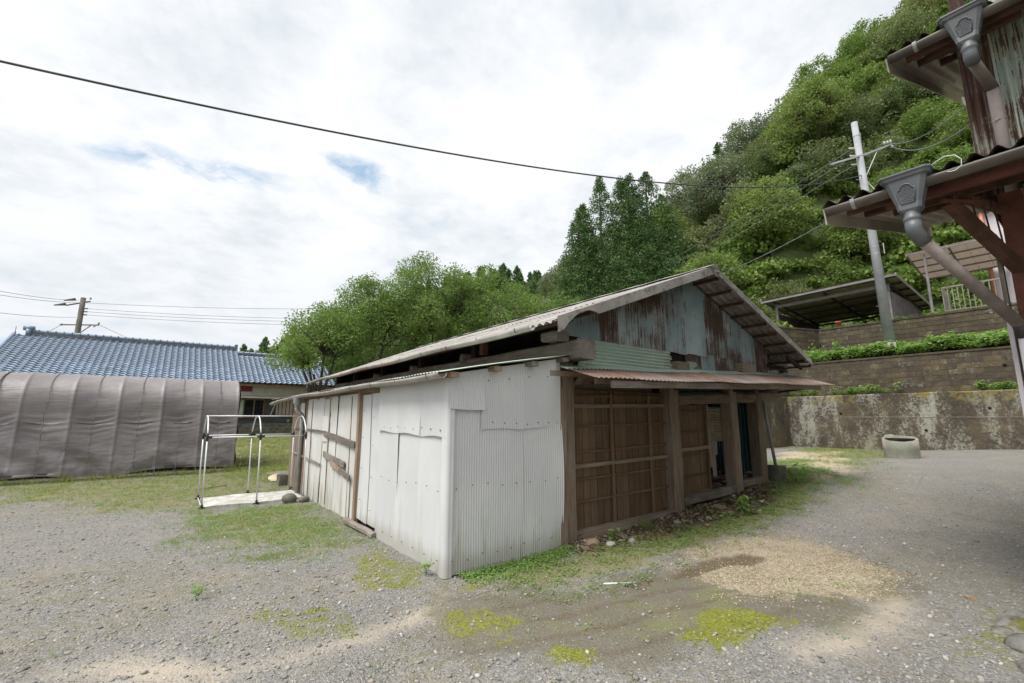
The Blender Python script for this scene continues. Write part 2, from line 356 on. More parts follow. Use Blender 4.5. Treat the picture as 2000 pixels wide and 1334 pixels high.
def fast_mesh(name, V, F, mats, tint=None, smooth=False, matidx=None):
    me = bpy.data.meshes.new(name); V = np.asarray(V, np.float32); F = np.asarray(F, np.int32); k = F.shape[1]
    me.vertices.add(len(V)); me.vertices.foreach_set('co', V.ravel())
    me.loops.add(F.size); me.loops.foreach_set('vertex_index', F.ravel())
    me.polygons.add(len(F)); me.polygons.foreach_set('loop_start', np.arange(0, F.size, k, dtype=np.int32))
    try: me.polygons.foreach_set('loop_total', np.full(len(F), k, np.int32))
    except Exception: pass
    if smooth: me.polygons.foreach_set('use_smooth', np.ones(len(F), bool))
    for m in mats: me.materials.append(m)
    if matidx is not None: me.polygons.foreach_set('material_index', np.asarray(matidx, np.int32))
    if tint is not None:
        a = me.attributes.new('tint', 'FLOAT', 'POINT'); a.data.foreach_set('value', np.asarray(tint, np.float32))
    me.update(calc_edges=True); return me
def put(name, me, loc=(0, 0, 0), rot=(0, 0, 0), scale=1., parent=None):
    o = bpy.data.objects.new(name, me); COL.objects.link(o); o.rotation_euler = rot
    o.scale = (scale,)*3 if not isinstance(scale, (tuple, list)) else scale
    if parent is not None: o.parent = parent; o.location = Vector(loc) - Vector(parent['_base']); o['_base'] = tuple(parent['_base'])
    else: o.location = loc; o['_base'] = (0., 0., 0.)
    ALL.append(o); return o

def vnoise(x, y, seed=0):
    """smooth value noise on arrays"""
    def h(i, j):
        t = np.sin(i*127.1 + j*311.7 + seed*74.7)*43758.5453; return t - np.floor(t)
    i, j = np.floor(x), np.floor(y); fx, fy = x-i, y-j; fx = fx*fx*(3-2*fx); fy = fy*fy*(3-2*fy)
    return (h(i, j)*(1-fx) + h(i+1, j)*fx)*(1-fy) + (h(i, j+1)*(1-fx) + h(i+1, j+1)*fx)*fy
def fbm(x, y, seed=0, octs=4):
    t = 0; a = .5; n = 0
    for k in range(octs): t = t + a*vnoise(x*2**k, y*2**k, seed+k*13); n += a; a *= .5
    return t/n

# ------------------------------------------------------------------ ground
CP = np.array([(0,0,0),(1.7,0,.03),(4.1,0,.11),(6.1,0,.23),(7.2,0,.36),(18.9,4.3,.38),(18.9,1,.39),(18.9,-2.3,.62),(18.9,-8,.75),(-2.4,-4.4,0),(2,-4.5,0),(6,-5,.1),(10,-6,.3),(9,0,.36),(12,0,.36),(12,8,.5),
 (-1.8,5.7,0),(0,6,0),(0,9,.05),(-6,11.7,0),(-.6,12.2,.02),(-12,8,0),(-10,0,0),(-8,-8,0),(1.7,16,.3),(1.7,22.5,.62),(-8,22.5,.62),(10,22,.8),(-20,15,.1),(-20,25,.6),(-30,0,0),(0,-30,0),(30,-30,.6),(0,60,1.5),(-60,60,1),(60,60,2),(60,-60,1),(-60,-60,0),(60,0,1),(4,-1.5,.05),(7,-2,.2)])
def _k(a, b): return np.sqrt(((a[:, None, :]-b[None, :, :])**2).sum(-1) + .6)
_n = len(CP); _M = np.zeros((_n+1, _n+1)); _M[:_n, :_n] = _k(CP[:, :2], CP[:, :2]); _M[:_n, _n] = 1; _M[_n, :_n] = 1
_w = np.linalg.solve(_M, np.r_[CP[:, 2], 0])
def zg(x, y):
    x = np.asarray(x, float); y = np.asarray(y, float)
    q_ = np.stack([np.clip(x.ravel(), -60, 60), np.clip(y.ravel(), -60, 60)], 1)
    return (_k(q_, CP[:, :2])@_w[:_n] + _w[_n]).reshape(x.shape)
def zg1(x, y): return float(zg(np.array([x]), np.array([y]))[0])

def in_poly(x, y, P):
    """signed distance to a polygon, positive inside"""
    P = np.asarray(P, float); ins = np.zeros(x.shape, bool); dm = np.full(x.shape, 1e9)
    for (x0, y0), (x1, y1) in zip(P, np.roll(P, -1, 0)):
        c = ((y0 > y) != (y1 > y)); 
        with np.errstate(divide='ignore', invalid='ignore'): ins ^= c & (x < (x1-x0)*(y-y0)/(y1-y0+1e-12) + x0)
        ex, ey = x1-x0, y1-y0; t = np.clip(((x-x0)*ex + (y-y0)*ey)/(ex*ex+ey*ey+1e-12), 0, 1)
        dm = np.minimum(dm, np.hypot(x-x0-t*ex, y-y0-t*ey))
    return np.where(ins, dm, -dm)
ZONE = dict(
 grassL=[(-4.79,8.62),(-5.6,11.6),(-3.07,11.7),(-0.7,11.6),(0.9,12.47),(0.18,7.27),(-1.82,5.35),(-3.16,6.41),(-4.09,8.07)],
 grassfar=[(-0.9,10.8),(-.6,24),(6,24),(2.39,14),(0.76,11.0),(0.07,9.41)],
 grassP=[(-2.04,5.02),(-1.12,5.4),(-0.2,4.84),(0.0,3.23),(-0.14,1.63),(-0.91,1.75),(-1.63,2.58),(-2.02,3.44)],
 mossA=[(-0.66,1.37),(-0.21,1.27),(-0.05,0.33),(-0.32,-0.1),(-0.69,0.27)],
 mossB=[(-1.68,0.15),(-1.22,0.06),(-0.85,-0.54),(-1.18,-0.9),(-1.59,-0.59)],
 streak=[(-0.28,-0.44),(-0.39,-0.83),(-1.1,-0.89),(-1.64,-0.87),(-2.03,-0.81),(-2.94,-0.13),(-2.62,-0.05),(-1.8,-0.75),(-1.09,-0.64)],
 mud=[(-0.16,-0.31),(0.61,-0.98),(1.57,-1.22),(3.47,-1.62),(3.75,-2.63),(3.27,-2.95),(2.35,-2.92),(1.41,-2.54),(0.38,-2.35),(-0.44,-1.85),(-0.8,-1.42),(-0.49,-0.75)],
 moss1=[(1.17,-2.02),(1.64,-2.09),(1.82,-2.51),(1.32,-2.57),(0.87,-2.43),(0.74,-2.23)],
 moss2=[(-0.38,-0.72),(-0.04,-0.91),(-0.0,-1.36),(-0.34,-1.49),(-0.61,-1.21)],
 moss3=[(-0.11,-1.73),(0.12,-1.95),(-0.05,-2.06),(-0.23,-1.93)],
 moss4=[(0.08,-0.15),(0.65,-0.37),(0.38,-0.72),(-0.13,-0.36)],
 green=[(0.47,-0.07),(1.4,-0.27),(3.14,-0.44),(6.48,-0.29),(11.91,1.58),(9.12,-0.38),(6.14,-1.08),(4.25,-1.0),(2.56,-1.04),(1.42,-1.01),(0.53,-0.84),(0.38,-0.56)],
 soil=[(1.6,0.3),(4.11,0.4),(7.3,0.4),(7.0,-0.15),(5.72,-0.62),(3.41,-0.5),(1.54,-0.38)],
 chips=[(2.11,-1.15),(3.37,-1.03),(4.41,-1.59),(4.11,-2.14),(3.5,-2.8),(2.87,-2.78),(2.09,-2.32),(1.76,-1.93),(1.92,-1.57)],
 rut=[(2.56,-1.27),(3.18,-1.4),(3.37,-1.66),(2.96,-1.79),(2.49,-1.64),(1.41,-1.35)],
 sand=[(16.0,3.42),(16.26,1.72),(10.58,-0.31),(8.2,-0.58),(9.33,0.47)],
 tan=[(1.11,-2.8),(3.08,-2.9),(2.38,-3.17),(1.54,-3.14)],
 mossR=[(3.1,-3.38),(3.83,-3.64),(2.93,-3.72),(2.61,-3.57)], mossR2=[(2.0,-3.37),(2.9,-3.69),(2.18,-3.76),(1.84,-3.5)],
 grassR=[(18.9,4.1),(18.9,.9),(10.32,-0.68),(11.89,0.8)])
def zone(name, x, y, soft=.15, wob=.25, seed=1):
    d = in_poly(x, y, ZONE[name]) + (fbm(x*2.2, y*2.2, seed, 5)-.5)*wob*2.2
    t = np.clip(d/soft*.5+.5, 0, 1); return t*t*(3-2*t)
def spread(a, b, dense, coarse):       # grid lines: dense between a and b, then growing
    ls = list(np.arange(a, b, dense)); st = dense; p = ls[-1]
    while p < coarse: st *= 1.22; p += st; ls.append(p)
    st = dense; p = ls[0]; pre = []
    while p > -coarse: st *= 1.22; p -= st; pre.append(p)
    return np.array(pre[::-1] + ls)
gx, gy = spread(-4.5, 7.5, .045, 900), spread(-4.6, 6.5, .045, 900)
X, Y = np.meshgrid(gx, gy); Z = zg(X, Y)
far = np.hypot(X, Y) > 60
near = np.exp(-(np.hypot(X, Y)/14)**2)
Z = Z + near*((fbm(X*1.1, Y*1.1, 3, 4)-.5)*.07 + (fbm(X*7, Y*7, 5, 3)-.5)*.022)
a_mud = zone('mud', X, Y, .5, .3, 2); a_chip = zone('chips', X, Y, .35, .25, 3); a_rut = zone('rut', X, Y, .12, .12, 4)
a_sand = np.maximum(zone('sand', X, Y, .6, .5, 5), 0)
a_dirt = np.maximum(zone('streak', X, Y, .3, .2, 6), zone('tan', X, Y, .35, .2, 7))
a_soil = zone('soil', X, Y, .3, .15, 8)
a_moss = sum(zone(k, X, Y, .16, .3, 20+i)*wt for i, (k, wt) in enumerate((('mossA', .75), ('mossB', .65), ('moss1', 1), ('moss2', .75), ('moss3', 1), ('moss4', .9), ('mossR', .5), ('mossR2', .55))))
a_grass = np.maximum.reduce([zone('grassL', X, Y, .9, .7, 9)*.75, zone('grassfar', X, Y, .8, .4, 10), zone('grassP', X, Y, .6, .4, 11)*.7, zone('green', X, Y, .3, .2, 12), zone('grassR', X, Y, .6, .4, 13)*.7])
a_grass = np.maximum(a_grass, np.clip((np.maximum(np.maximum(-X-9, Y-13), np.maximum(X-20, -Y-12)))/4, 0, 1))
a_grass = np.where((X > 7.6) & (X < 19) & (Y > 4.2), 1, a_grass)
Z = Z + a_chip*.035*fbm(X*3, Y*3, 31) - a_rut*.055 + a_sand*.06 + a_moss.clip(0, 1)*.012*fbm(X*9, Y*9, 33)
ruts = a_mud*(1-a_chip)*(np.sin((Y+X*.28)*17 + 2*fbm(X, Y, 41)*4)*.5+.5)**3
Z = Z - ruts*.008
nx, ny = len(gx), len(gy)
idx = np.arange(nx*ny).reshape(ny, nx)
F = np.stack([idx[:-1, :-1], idx[:-1, 1:], idx[1:, 1:], idx[1:, :-1]], -1).reshape(-1, 4)
gm = fast_mesh('ground', np.stack([X, Y, Z], -1).reshape(-1, 3), F, [], smooth=True)
for nm, arr in (('a1', (a_mud, a_moss.clip(0, 1), a_grass)), ('a2', (a_chip, a_rut, a_dirt)), ('a3', (a_sand, a_soil, ruts))):
    at = gm.attributes.new(nm, 'FLOAT_VECTOR', 'POINT'); at.data.foreach_set('vector', np.stack(arr, -1).astype(np.float32).ravel())
GX, GY, GZ = gx, gy, Z
def zsurf(x, y):
    """height of the finished ground sheet, for setting things on it"""
    x = np.asarray(x, float); y = np.asarray(y, float)
    i = np.clip(np.searchsorted(GX, x)-1, 0, nx-2); j = np.clip(np.searchsorted(GY, y)-1, 0, ny-2)
    fx = (x-GX[i])/(GX[i+1]-GX[i]); fy = (y-GY[j])/(GY[j+1]-GY[j])
    return (GZ[j, i]*(1-fx)+GZ[j, i+1]*fx)*(1-fy) + (GZ[j+1, i]*(1-fx)+GZ[j+1, i+1]*fx)*fy
def zs1(x, y): return float(zsurf(np.array([x]), np.array([y]))[0])
def f_ground(s, v, o, rnd):
    v = o
    A = {}
    for nm, ks in (('a1', ('mud', 'moss', 'grass')), ('a2', ('chip', 'rut', 'dirt')), ('a3', ('sand', 'soil', 'trk'))):
        for k, so in zip(ks, s.sep(s.n('Attribute', None, attribute_name=nm).outputs['Vector'])): A[k] = so
    v1 = s.n('TexVoronoi', {'Vector': v, 'Scale': 62.}); v2 = s.n('TexVoronoi', {'Vector': v, 'Scale': 150.})
    n1 = s.noise(v, 1.3, 5, .6); n2 = s.noise(v, 9, 5, .65); n3 = s.noise(v, 45, 4, .7); n0 = s.noise(v, .35, 4, .6)
    rr = s.sep(v1.outputs['Color'])[0]
    st = s.ramp(rr, [(0, (.135, .137, .14)), (.3, (.20, .20, .202)), (.55, (.265, .26, .252)), (.8, (.31, .288, .255)), (1, (.42, .40, .375))])
    fi = s.ramp(n3, [(.3, (.165, .16, .152)), (.7, (.315, .30, .272))])
    c = s.mix(.45, st, fi)
    c = s.mix(s.math('MULTIPLY', s.step(n1, .44, .68), .4), c, (.35, .305, .245))                # dusty patches
    c = s.mix(s.math('MULTIPLY', s.step(s.math('ADD', s.math('MULTIPLY', n0, .5), s.math('MULTIPLY', n2, .5)), .49, .64), .55), c, (.215, .195, .105))
    c = s.mix(s.math('MULTIPLY', s.step(s.math('ADD', s.math('MULTIPLY', s.noise(v, .8, 4, .6), .55), s.math('MULTIPLY', n2, .45)), .52, .66), .4), c, (.17, .145, .11))
    def lay(c, k, col1, col2, nz, lo=.25, hi=.75, amt=1., j=.55):
        f = s.step(s.math('ADD', A[k], s.math('MULTIPLY', s.math('SUBTRACT', nz, .5), j)), lo, hi)
        return s.mix(s.math('MULTIPLY', f, amt), c, s.mix(s.step(n3, .35, .65), col1, col2))
    c = lay(c, 'grass', (.17, .165, .065), (.30, .275, .135), n2, .3, .9, .75, .9)
    c = lay(c, 'dirt', (.40, .345, .275), (.48, .415, .335), n2, .15, .95, .8, .9)
    c = lay(c, 'mud', (.125, .113, .083), (.185, .168, .128), n2, .25, .8, .88, .7)
    pale = s.math('MULTIPLY', A['mud'], s.step(n1, .5, .68))
    c = s.mix(s.math('MULTIPLY', pale, .6), c, (.185, .195, .08))
    c = lay(c, 'trk', (.11, .085, .062), (.16, .125, .09), n3, .4, .85, .55)
    c = lay(c, 'sand', (.47, .395, .28), (.57, .49, .36), n2, .2, .8, .9)
    c = lay(c, 'soil', (.085, .057, .04), (.17, .118, .082), n2, .3, .7, .9)
    c = lay(c, 'chip', (.33, .28, .205), (.48, .415, .30), n2, .35, .95, .88, 1.5)
    c = lay(c, 'rut', (.09, .066, .045), (.15, .11, .075), n2, .35, .9, .85, 1.1)
    c = lay(c, 'moss', (.125, .135, .02), (.26, .275, .04), n2, .36, .95, .9, 1.7)
    h = s.math('ADD', s.math('MULTIPLY', v1.outputs['Distance'], -.9), s.math('ADD', s.math('MULTIPLY', v2.outputs['Distance'], -.4), s.math('MULTIPLY', n3, .7)))
    soft = s.math('SUBTRACT', 1., s.math('MULTIPLY', s.math('MAXIMUM', A['mud'], A['dirt']), .65))
    return dict(c=c, r=.95, h=s.math('MULTIPLY', h, soft), bs=.75, s=.15)
M['ground'] = material('gravel yard', f_ground, .02)
gm.materials.append(M['ground'])
ground = put('ground', gm); tag(ground, kind='structure')

# ------------------------------------------------------------------ hillsides
def sm(x, a, b): t = np.clip((x-a)/(b-a), 0, 1); return t*t*(3-2*t)
def hill(u, v):
    t = sm(v, 5, 12); uf = 30.5*(1-t) + 22.5*t; zf = 5.7*(1-t) + .6*t
    Hc = 30 + 12*(1-sm(v, 6, 20)) + 16*(1-sm(v, -8, 6)) - 24*sm(v, 34, 50)
    d_ = np.maximum(u-uf, 0)
    xq = d_*(1.2+.55*(1-sm(v, 4, 18)))/Hc; r = Hc*xq/(1+xq**4)**.25
    r = r + (fbm(u*.09, v*.09, 51, 4)-.5)*7*sm(d_, 2, 14)
    return zf*sm(u-uf, -1.5, 0) + r - .6*(1-sm(u-uf, -1.5, 0))
hu, hv = np.arange(20.5, 110, 1.), np.arange(-60, 120, 1.5)
HX, HY = np.meshgrid(hu, hv); HZ = hill(HX, HY)
idx = np.arange(HX.size).reshape(HX.shape); F = np.stack([idx[:-1, :-1], idx[:-1, 1:], idx[1:, 1:], idx[1:, :-1]], -1).reshape(-1, 4)
M['hillsoil'] = material('hillside undergrowth', f_plain((.09, .12, .05), (.14, .175, .07), .95, 1.2, bs=.8))
tag(put('hillside', fast_mesh('hillside', np.stack([HX, HY, HZ], -1).reshape(-1, 3), F, [M['hillsoil']], smooth=True)), kind='structure')
def farhill(x, y):
    # wooded ridge far behind the trees, rising from left to right
    s_ = (x-31)*.80 - (y-158)*.60; d_ = (x-31)*.60 + (y-158)*.80
    top = np.interp(s_, [-80, -14, 0, 24, 56, 66, 78, 92, 130, 180], [12, 16, 19, 31, 43, 46, 45, 41, 40, 40])
    return top*np.exp(-(np.minimum(d_, 0)/45)**2)*np.where(d_ > 0, np.exp(-(d_/160)**2), 1) + (fbm(x*.05, y*.05, 61, 3)-.5)*4
fu, fv = np.arange(-150, 330, 8.), np.arange(70, 380, 8.)
FX, FY = np.meshgrid(fu, fv); FZ = farhill(FX, FY)
idx = np.arange(FX.size).reshape(FX.shape); F = np.stack([idx[:-1, :-1], idx[:-1, 1:], idx[1:, 1:], idx[1:, :-1]], -1).reshape(-1, 4)
tag(put('hills', fast_mesh('hills', np.stack([FX, FY, FZ], -1).reshape(-1, 3), F, [M['hillsoil']], smooth=True)), kind='structure')

# ------------------------------------------------------------------ the barn
def corr(o, ac, al, nm, w_, l_, pitch, amp, nal=6, disp=None, l1=None, spp=4, l0=None):
    """corrugated sheet: waves run across `ac`, flutes along `al`; l0/l1(t) give start/end of each flute"""
    o, ac, al, nm = Vector(o), Vector(ac).normalized(), Vector(al).normalized(), Vector(nm).normalized()
    nu = max(2, int(round(w_/pitch))*spp); mb = MB()
    def fn(a, b):
        x = a*w_; lo = l0(x) if l0 else 0.; hi = l1(x) if l1 else l_
        t = lo + (hi-lo)*b
        d = amp*math.sin(2*math.pi*x/pitch) + (disp(x, t) if disp else 0.)
        return o + ac*x + al*t + nm*d
    return mb.grid(fn, nu, nal)
barn = thing('barn', (4.6, 0, 0), 'old timber barn with rusty gable, grey corrugated roof and white sheeted lean-to', 'barn')
RIDGE_X, RIDGE_Z = 4.745, 4.09
def roofz(x): return 2.73 + (x-1.13)*.3762 if x < RIDGE_X else RIDGE_Z - (x-RIDGE_X)*.362
def P(mb, name, mat, smooth=False, parent=None, label=None):
    o = mb.build(name, mat, parent if parent is not None else barn, smooth)
    if label: o['label'] = label
    return o
# posts (adzed, with a foot that rots unevenly)
for px, zt, zb in ((1.68, 2.33, -.02), (4.08, 2.3, .02), (5.98, 2.3, .14), (6.98, 2.3, .26)):
    P(MB().bar((px+.12, .12, zb), (px+.12, .12, zt), .235, .225, up=(0, 1, 0), ch=.014, n=9, wob=.006), 'post', 'wood_z')
P(MB().bar((1.645, -.02, .0), (1.66, -.015, 1.98), .11, .05, up=(0, 1, 0), n=5, wob=.004), 'post', 'pink_z', label='split fir stud beside the white sheeting')
for py in (2.6, 5.1, 7.6, 10.2): P(MB().bar((1.77, py, 0), (1.77, py, 2.34), .2, .2, up=(0, 1, 0), ch=.01), 'post', 'wood_z')
for py in (2.6, 5.2, 7.8, 10.2): P(MB().bar((7.42, py, .2), (7.42, py, 2.6), .16, .16, up=(0, 1, 0)), 'post', 'wood_z')
# wall plate down the left side with stub posts and round log ends
P(MB().bar((1.79, -.38, 2.46), (1.79, 10.2, 2.48), .27, .25, ch=.02, n=16, wob=.012), 'beam', 'grey_y', label='heavy grey wall plate with its sawn end jutting from the gable')
P(MB().bar((1.62, -.1, 2.66), (1.62, .22, 2.66), .22, .14, ch=.03, n=3, wob=.01), 'beam', 'grey_y')
P(MB().bar((1.52, -.30, 2.82), (1.52, 10.6, 2.82), .09, .09), 'beam', 'darkwood')
for py in (.1, 2.2, 4.3, 6.4, 8.5, 10.1): P(MB().bar((1.72, py, 2.58), (1.72, py, 2.86), .1, .12, up=(0, 1, 0)), 'stub_post', 'darkwood')
for k, (py, pz) in enumerate(((2.45, 2.62), (4.55, 2.60), (6.7, 2.60))):
    P(MB().tube([(1.60, py, pz), (2.6, py, pz+.02)], .085, 12), 'log_end', 'grey_x', True)
P(MB().bar((1.60, 1.75, 2.60), (1.60, 1.75, 2.82), .1, .1, up=(0, 1, 0)), 'stub_post', 'redsteel', label='short red painted stub post under the eave')
# inside: walls, plus near-black sheets whose colour stands in for interior shade
P(MB().box(1.90, 1.93, .3, 10.2, .05, 2.4), 'inner_wall', 'board_z')
P(corr((2.0, 10.3, .3), (1, 0, 0), (0, 0, 1), (0, -1, 0), 5.45, 2.4, .076, .01, 2), 'back_wall', 'bluesheet')
P(corr((7.52, .25, .35), (0, 1, 0), (0, 0, 1), (-1, 0, 0), 10.0, 2.3, .076, .01, 2), 'side_wall', 'bluesheet')
P(MB().box(6.3, 7.5, 2.2, 2.25, .3, 2.6), 'inner_wall', 'board_z')
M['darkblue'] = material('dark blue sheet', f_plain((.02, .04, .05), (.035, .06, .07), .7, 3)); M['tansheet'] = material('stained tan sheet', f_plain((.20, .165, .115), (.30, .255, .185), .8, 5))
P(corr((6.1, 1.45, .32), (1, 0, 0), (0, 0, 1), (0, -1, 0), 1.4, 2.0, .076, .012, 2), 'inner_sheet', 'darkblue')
for z in (.75, 1.2, 1.6): P(MB().bar((6.0, 1.40, z), (7.5, 1.40, z+.02), .05, .04), 'rail', 'wood_x')
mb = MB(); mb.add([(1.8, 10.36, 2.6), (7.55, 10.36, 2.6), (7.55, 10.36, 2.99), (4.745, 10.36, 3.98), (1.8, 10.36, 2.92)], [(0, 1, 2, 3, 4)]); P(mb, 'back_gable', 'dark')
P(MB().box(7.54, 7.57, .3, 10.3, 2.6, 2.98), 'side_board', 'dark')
P(MB().box(2.6, 2.63, .5, 10.2, 2.4, 3.15), 'inner_shade_sheet', 'dark')  # near-black sheet paints the shade behind the eave opening
# bay of boards between the first two posts
def bay(x0, x1, zb0, zb1, zt, wd, y, rails, stiles, jit=.004):
    n = int((x1-x0)/wd)
    for i in range(n):
        a = x0 + i*(x1-x0)/n; b = a + (x1-x0)/n - random.uniform(.006, .012); t = (i+.5)/n; z0 = zb0 + (zb1-zb0)*t
        yy = y + random.uniform(-jit, jit)
        P(MB().box(a, b, yy, yy+.015, z0+random.uniform(0, .02), zt-random.uniform(0, .015)), 'plank', 'board_z')
    for z, h, dpt in rails:
        P(MB().bar((x0, y-dpt/2-.003, z-.01), (x1, y-dpt/2-.003, z+.025), dpt, h, n=4, wob=.0015), 'batten', 'wood_x' if h > .035 else 'board_x')
    for x, wd_ in stiles:
        P(MB().bar((x, y-.034, zb0+.1), (x, y-.034, zt-.05), wd_, .022, up=(0, 1, 0)), 'stile', 'board_z')
bay(1.93, 4.08, .06, .17, 1.99, .132, .16, ((1.76, .055, .04), (1.90, .03, .03), (1.48, .032, .028), (1.14, .03, .028), (.955, .05, .045), (.78, .03, .028), (.49, .032, .028), (.10, .075, .05)), ((2.77, .05), (3.66, .05)))
bay(4.33, 5.34, .28, .30, 1.82, .118, .17, ((1.69, .028, .026), (1.34, .028, .026), (1.06, .06, .045), (.96, .028, .026), (.62, .028, .026), (.34, .03, .03)), ((5.31, .045),))
P(MB().bar((1.93, .06, .04), (4.08, .06, .13), .1, .09, n=4, wob=.006), 'sill', 'wood_x')
P(MB().bar((4.33, .07, .265), (5.98, .07, .315), .14, .13, ch=.012, n=5, wob=.006), 'sill', 'grey_x')
P(MB().bar((6.23, .07, .375), (6.97, .07, .40), .14, .12, ch=.012, n=3, wob=.005), 'sill', 'grey_x')
for a, b, z0, z1 in ((4.33, 5.97, 1.90, 1.96), (6.23, 6.97, 1.98, 2.0), (7.23, 8.12, 2.02, 2.04)):
    P(MB().bar((a, .12, z0), (b, .12, z1), .2, .2, ch=.05, n=6, wob=.012), 'lintel', 'wood_x')
P(MB().box(2.2, 4.0, .30, .315, 1.98, 2.36), 'ply_panel', 'pink_x')
P(MB().bar((2.05, .22, 1.96), (2.42, .22, 2.36), .09, .05, up=(0, 1, 0)), 'strut', 'pink_z')
P(corr((4.33, .28, 2.02), (1, 0, 0), (0, 0, 1), (0, -1, 0), 2.65, .42, .05, .007, 2), 'upper_sheet', 'bluesheet')
P(corr((5.44, .21, 1.16), (0, 0, 1), (1, 0, 0), (0, -1, 0), .62, .52, .052, .012, 3), 'patch_sheet', 'tansheet', label='stained tan corrugated patch in the broken bay')
P(MB().bar((5.42, .17, .72), (5.40, .17, 1.82), .05, .03, up=(0, 1, 0)), 'stile', 'wood_z')
P(MB().box(5.50, 5.72, .19, .205, .93, 1.16, .01).box(5.50, 5.62, .186, .2, .55, .93, .012), 'broken_board', 'grey_z')
# pent roof over the front
def zw(x): return 2.27 + (x-1.6)*.040
def zo(x): return 2.03 + (x-1.38)*.031
def pent(x0, x1, t0, t1, lift):
    mb = MB(); n = int((x1-x0)/.076)*4
    def fn(a, b):
        x = x0+(x1-x0)*a; t = t0+(t1-t0)*b
        zz_ = zw(x)+(zo(x)-zw(x))*t + .008*math.sin(2*math.pi*x/.076)+lift+.008*math.sin(x*3.1+t*2)
        return (x - .2*t*max(0, 1-(x-1.55)/2) , -.005-.85*t, zz_)
    return mb.grid(fn, n, 4)
xs = [1.6, 2.35, 3.15, 3.95, 4.75, 5.55, 6.35, 7.15, 7.9, 8.55]
for a, b in zip(xs, xs[1:]):
    P(pent(a, b+.04, .16, 1+random.uniform(-.02, .03), random.uniform(0, .006)), 'pent_sheet', 'redroof', True)
for a, b in ((1.56, 4.5), (4.45, 8.3)): P(pent(a, b, .0, .33 if a < 2 else .25, .014), 'flashing', 'green', True)
P(MB().bar((1.74, -.80, zo(1.74)-.055), (4.4, -.80, zo(4.4)-.055), .04, .085, n=4, wob=.003), 'fascia', 'grey_x')
P(MB().bar((4.4, -.80, zo(4.4)-.055), (7.9, -.80, zo(7.9)-.055), .04, .08, n=4, wob=.003), 'fascia', 'wood_x')
P(MB().bar((1.44, -.02, 2.16), (2.1, -.02, 2.17), .06, .07), 'bearer', 'pink_x')
P(MB().bar((1.66, -.62, 2.03), (2.4, -.62, 2.06), .05, .06), 'bearer', 'wood_x')
for x in (1.95, 4.2, 6.1, 7.1, 8.0):
    P(MB().bar((x, .02, 1.97+.02*x), (x, -.78, zo(x)-.03), .03, .045), 'bracket', 'steel')
P(MB().bar((1.9, -.30, 2.03), (4.15, -.30, 2.10), .035, .05).bar((2.62, -.30, 2.05), (2.62, -.30, 2.18), .05, .05, up=(0, 1, 0)), 'bracket_rail', 'steel')
P(MB().bar((4.3, -.34, 2.06), (8.0, -.34, 2.2), .035, .045), 'bracket_rail', 'steel')
# gable sheeting
def gable_sheet(x0, x1, zb, mat, y, amp=.008, lab=None):
    def top(x): return roofz(x0+x)-.05-zb
    o = P(corr((x0, y, zb), (1, 0, 0), (0, 0, 1), (0, -1, 0), x1-x0, 1, .032, amp, 8, l1=top, spp=4, l0=lambda x: .01*math.sin(x*9)), 'gable_sheet', mat, False, label=lab)
    return o
gs = [(1.72, 2.45, 2.68, 'rust'), (2.43, 2.82, 2.67, 'rust_more'), (2.80, 3.34, 2.66, 'rust_more'), (3.32, 3.98, 2.66, 'rust_more'), (3.96, 4.60, 2.66, 'rust_more'), (4.58, 5.22, 2.67, 'rust'), (5.20, 5.90, 2.70, 'rust'), (5.88, 6.5, 2.42, 'rust'), (6.48, 7.05, 2.44, 'rust'), (7.03, 7.56, 2.46, 'rust')]
for i, (a, b, z, m) in enumerate(gs): gable_sheet(a, b, z, m, -.012-.004*(i % 2))
for a, b in ((4.55, 5.05), (5.03, 5.48), (5.46, 5.9)):
    P(corr((a, -.004, 2.36), (1, 0, 0), (0, 0, 1), (0, -1, 0), b-a, .36, .032, .007, 3), 'gable_sheet', 'rust')
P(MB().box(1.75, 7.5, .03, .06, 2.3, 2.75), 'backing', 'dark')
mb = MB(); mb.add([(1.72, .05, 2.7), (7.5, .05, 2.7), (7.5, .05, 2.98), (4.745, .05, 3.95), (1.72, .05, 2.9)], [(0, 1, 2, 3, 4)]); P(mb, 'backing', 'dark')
P(corr((1.97, -.022, 2.275), (0, 0, 1), (1, 0, 0), (0, -1, 0), .40, 2.2, .05, .012, 10, l1=lambda z: 2.14+.03*math.sin(z*50)), 'gable_sheet', 'green', label='pale green sheet laid with level flutes across the gable')
P(corr((4.52, -.03, 2.30), (0, 0, 1), (1, 0, 0), (0, -1, 0), .24, .3, .032, .008, 4, l1=lambda z: .30+.05*math.sin(z*40), l0=lambda z: .04*math.sin(z*33)), 'gable_sheet', 'green')
P(MB().bar((4.30, .3, 2.42), (4.30, -.12, 2.41), .36, .19, ch=.02, n=3, wob=.008), 'beam_end', 'wood_y')
P(MB().bar((6.45, .3, 2.54), (6.45, -.16, 2.53), .52, .17, ch=.015, n=3, wob=.006), 'beam_end', 'wood_y')
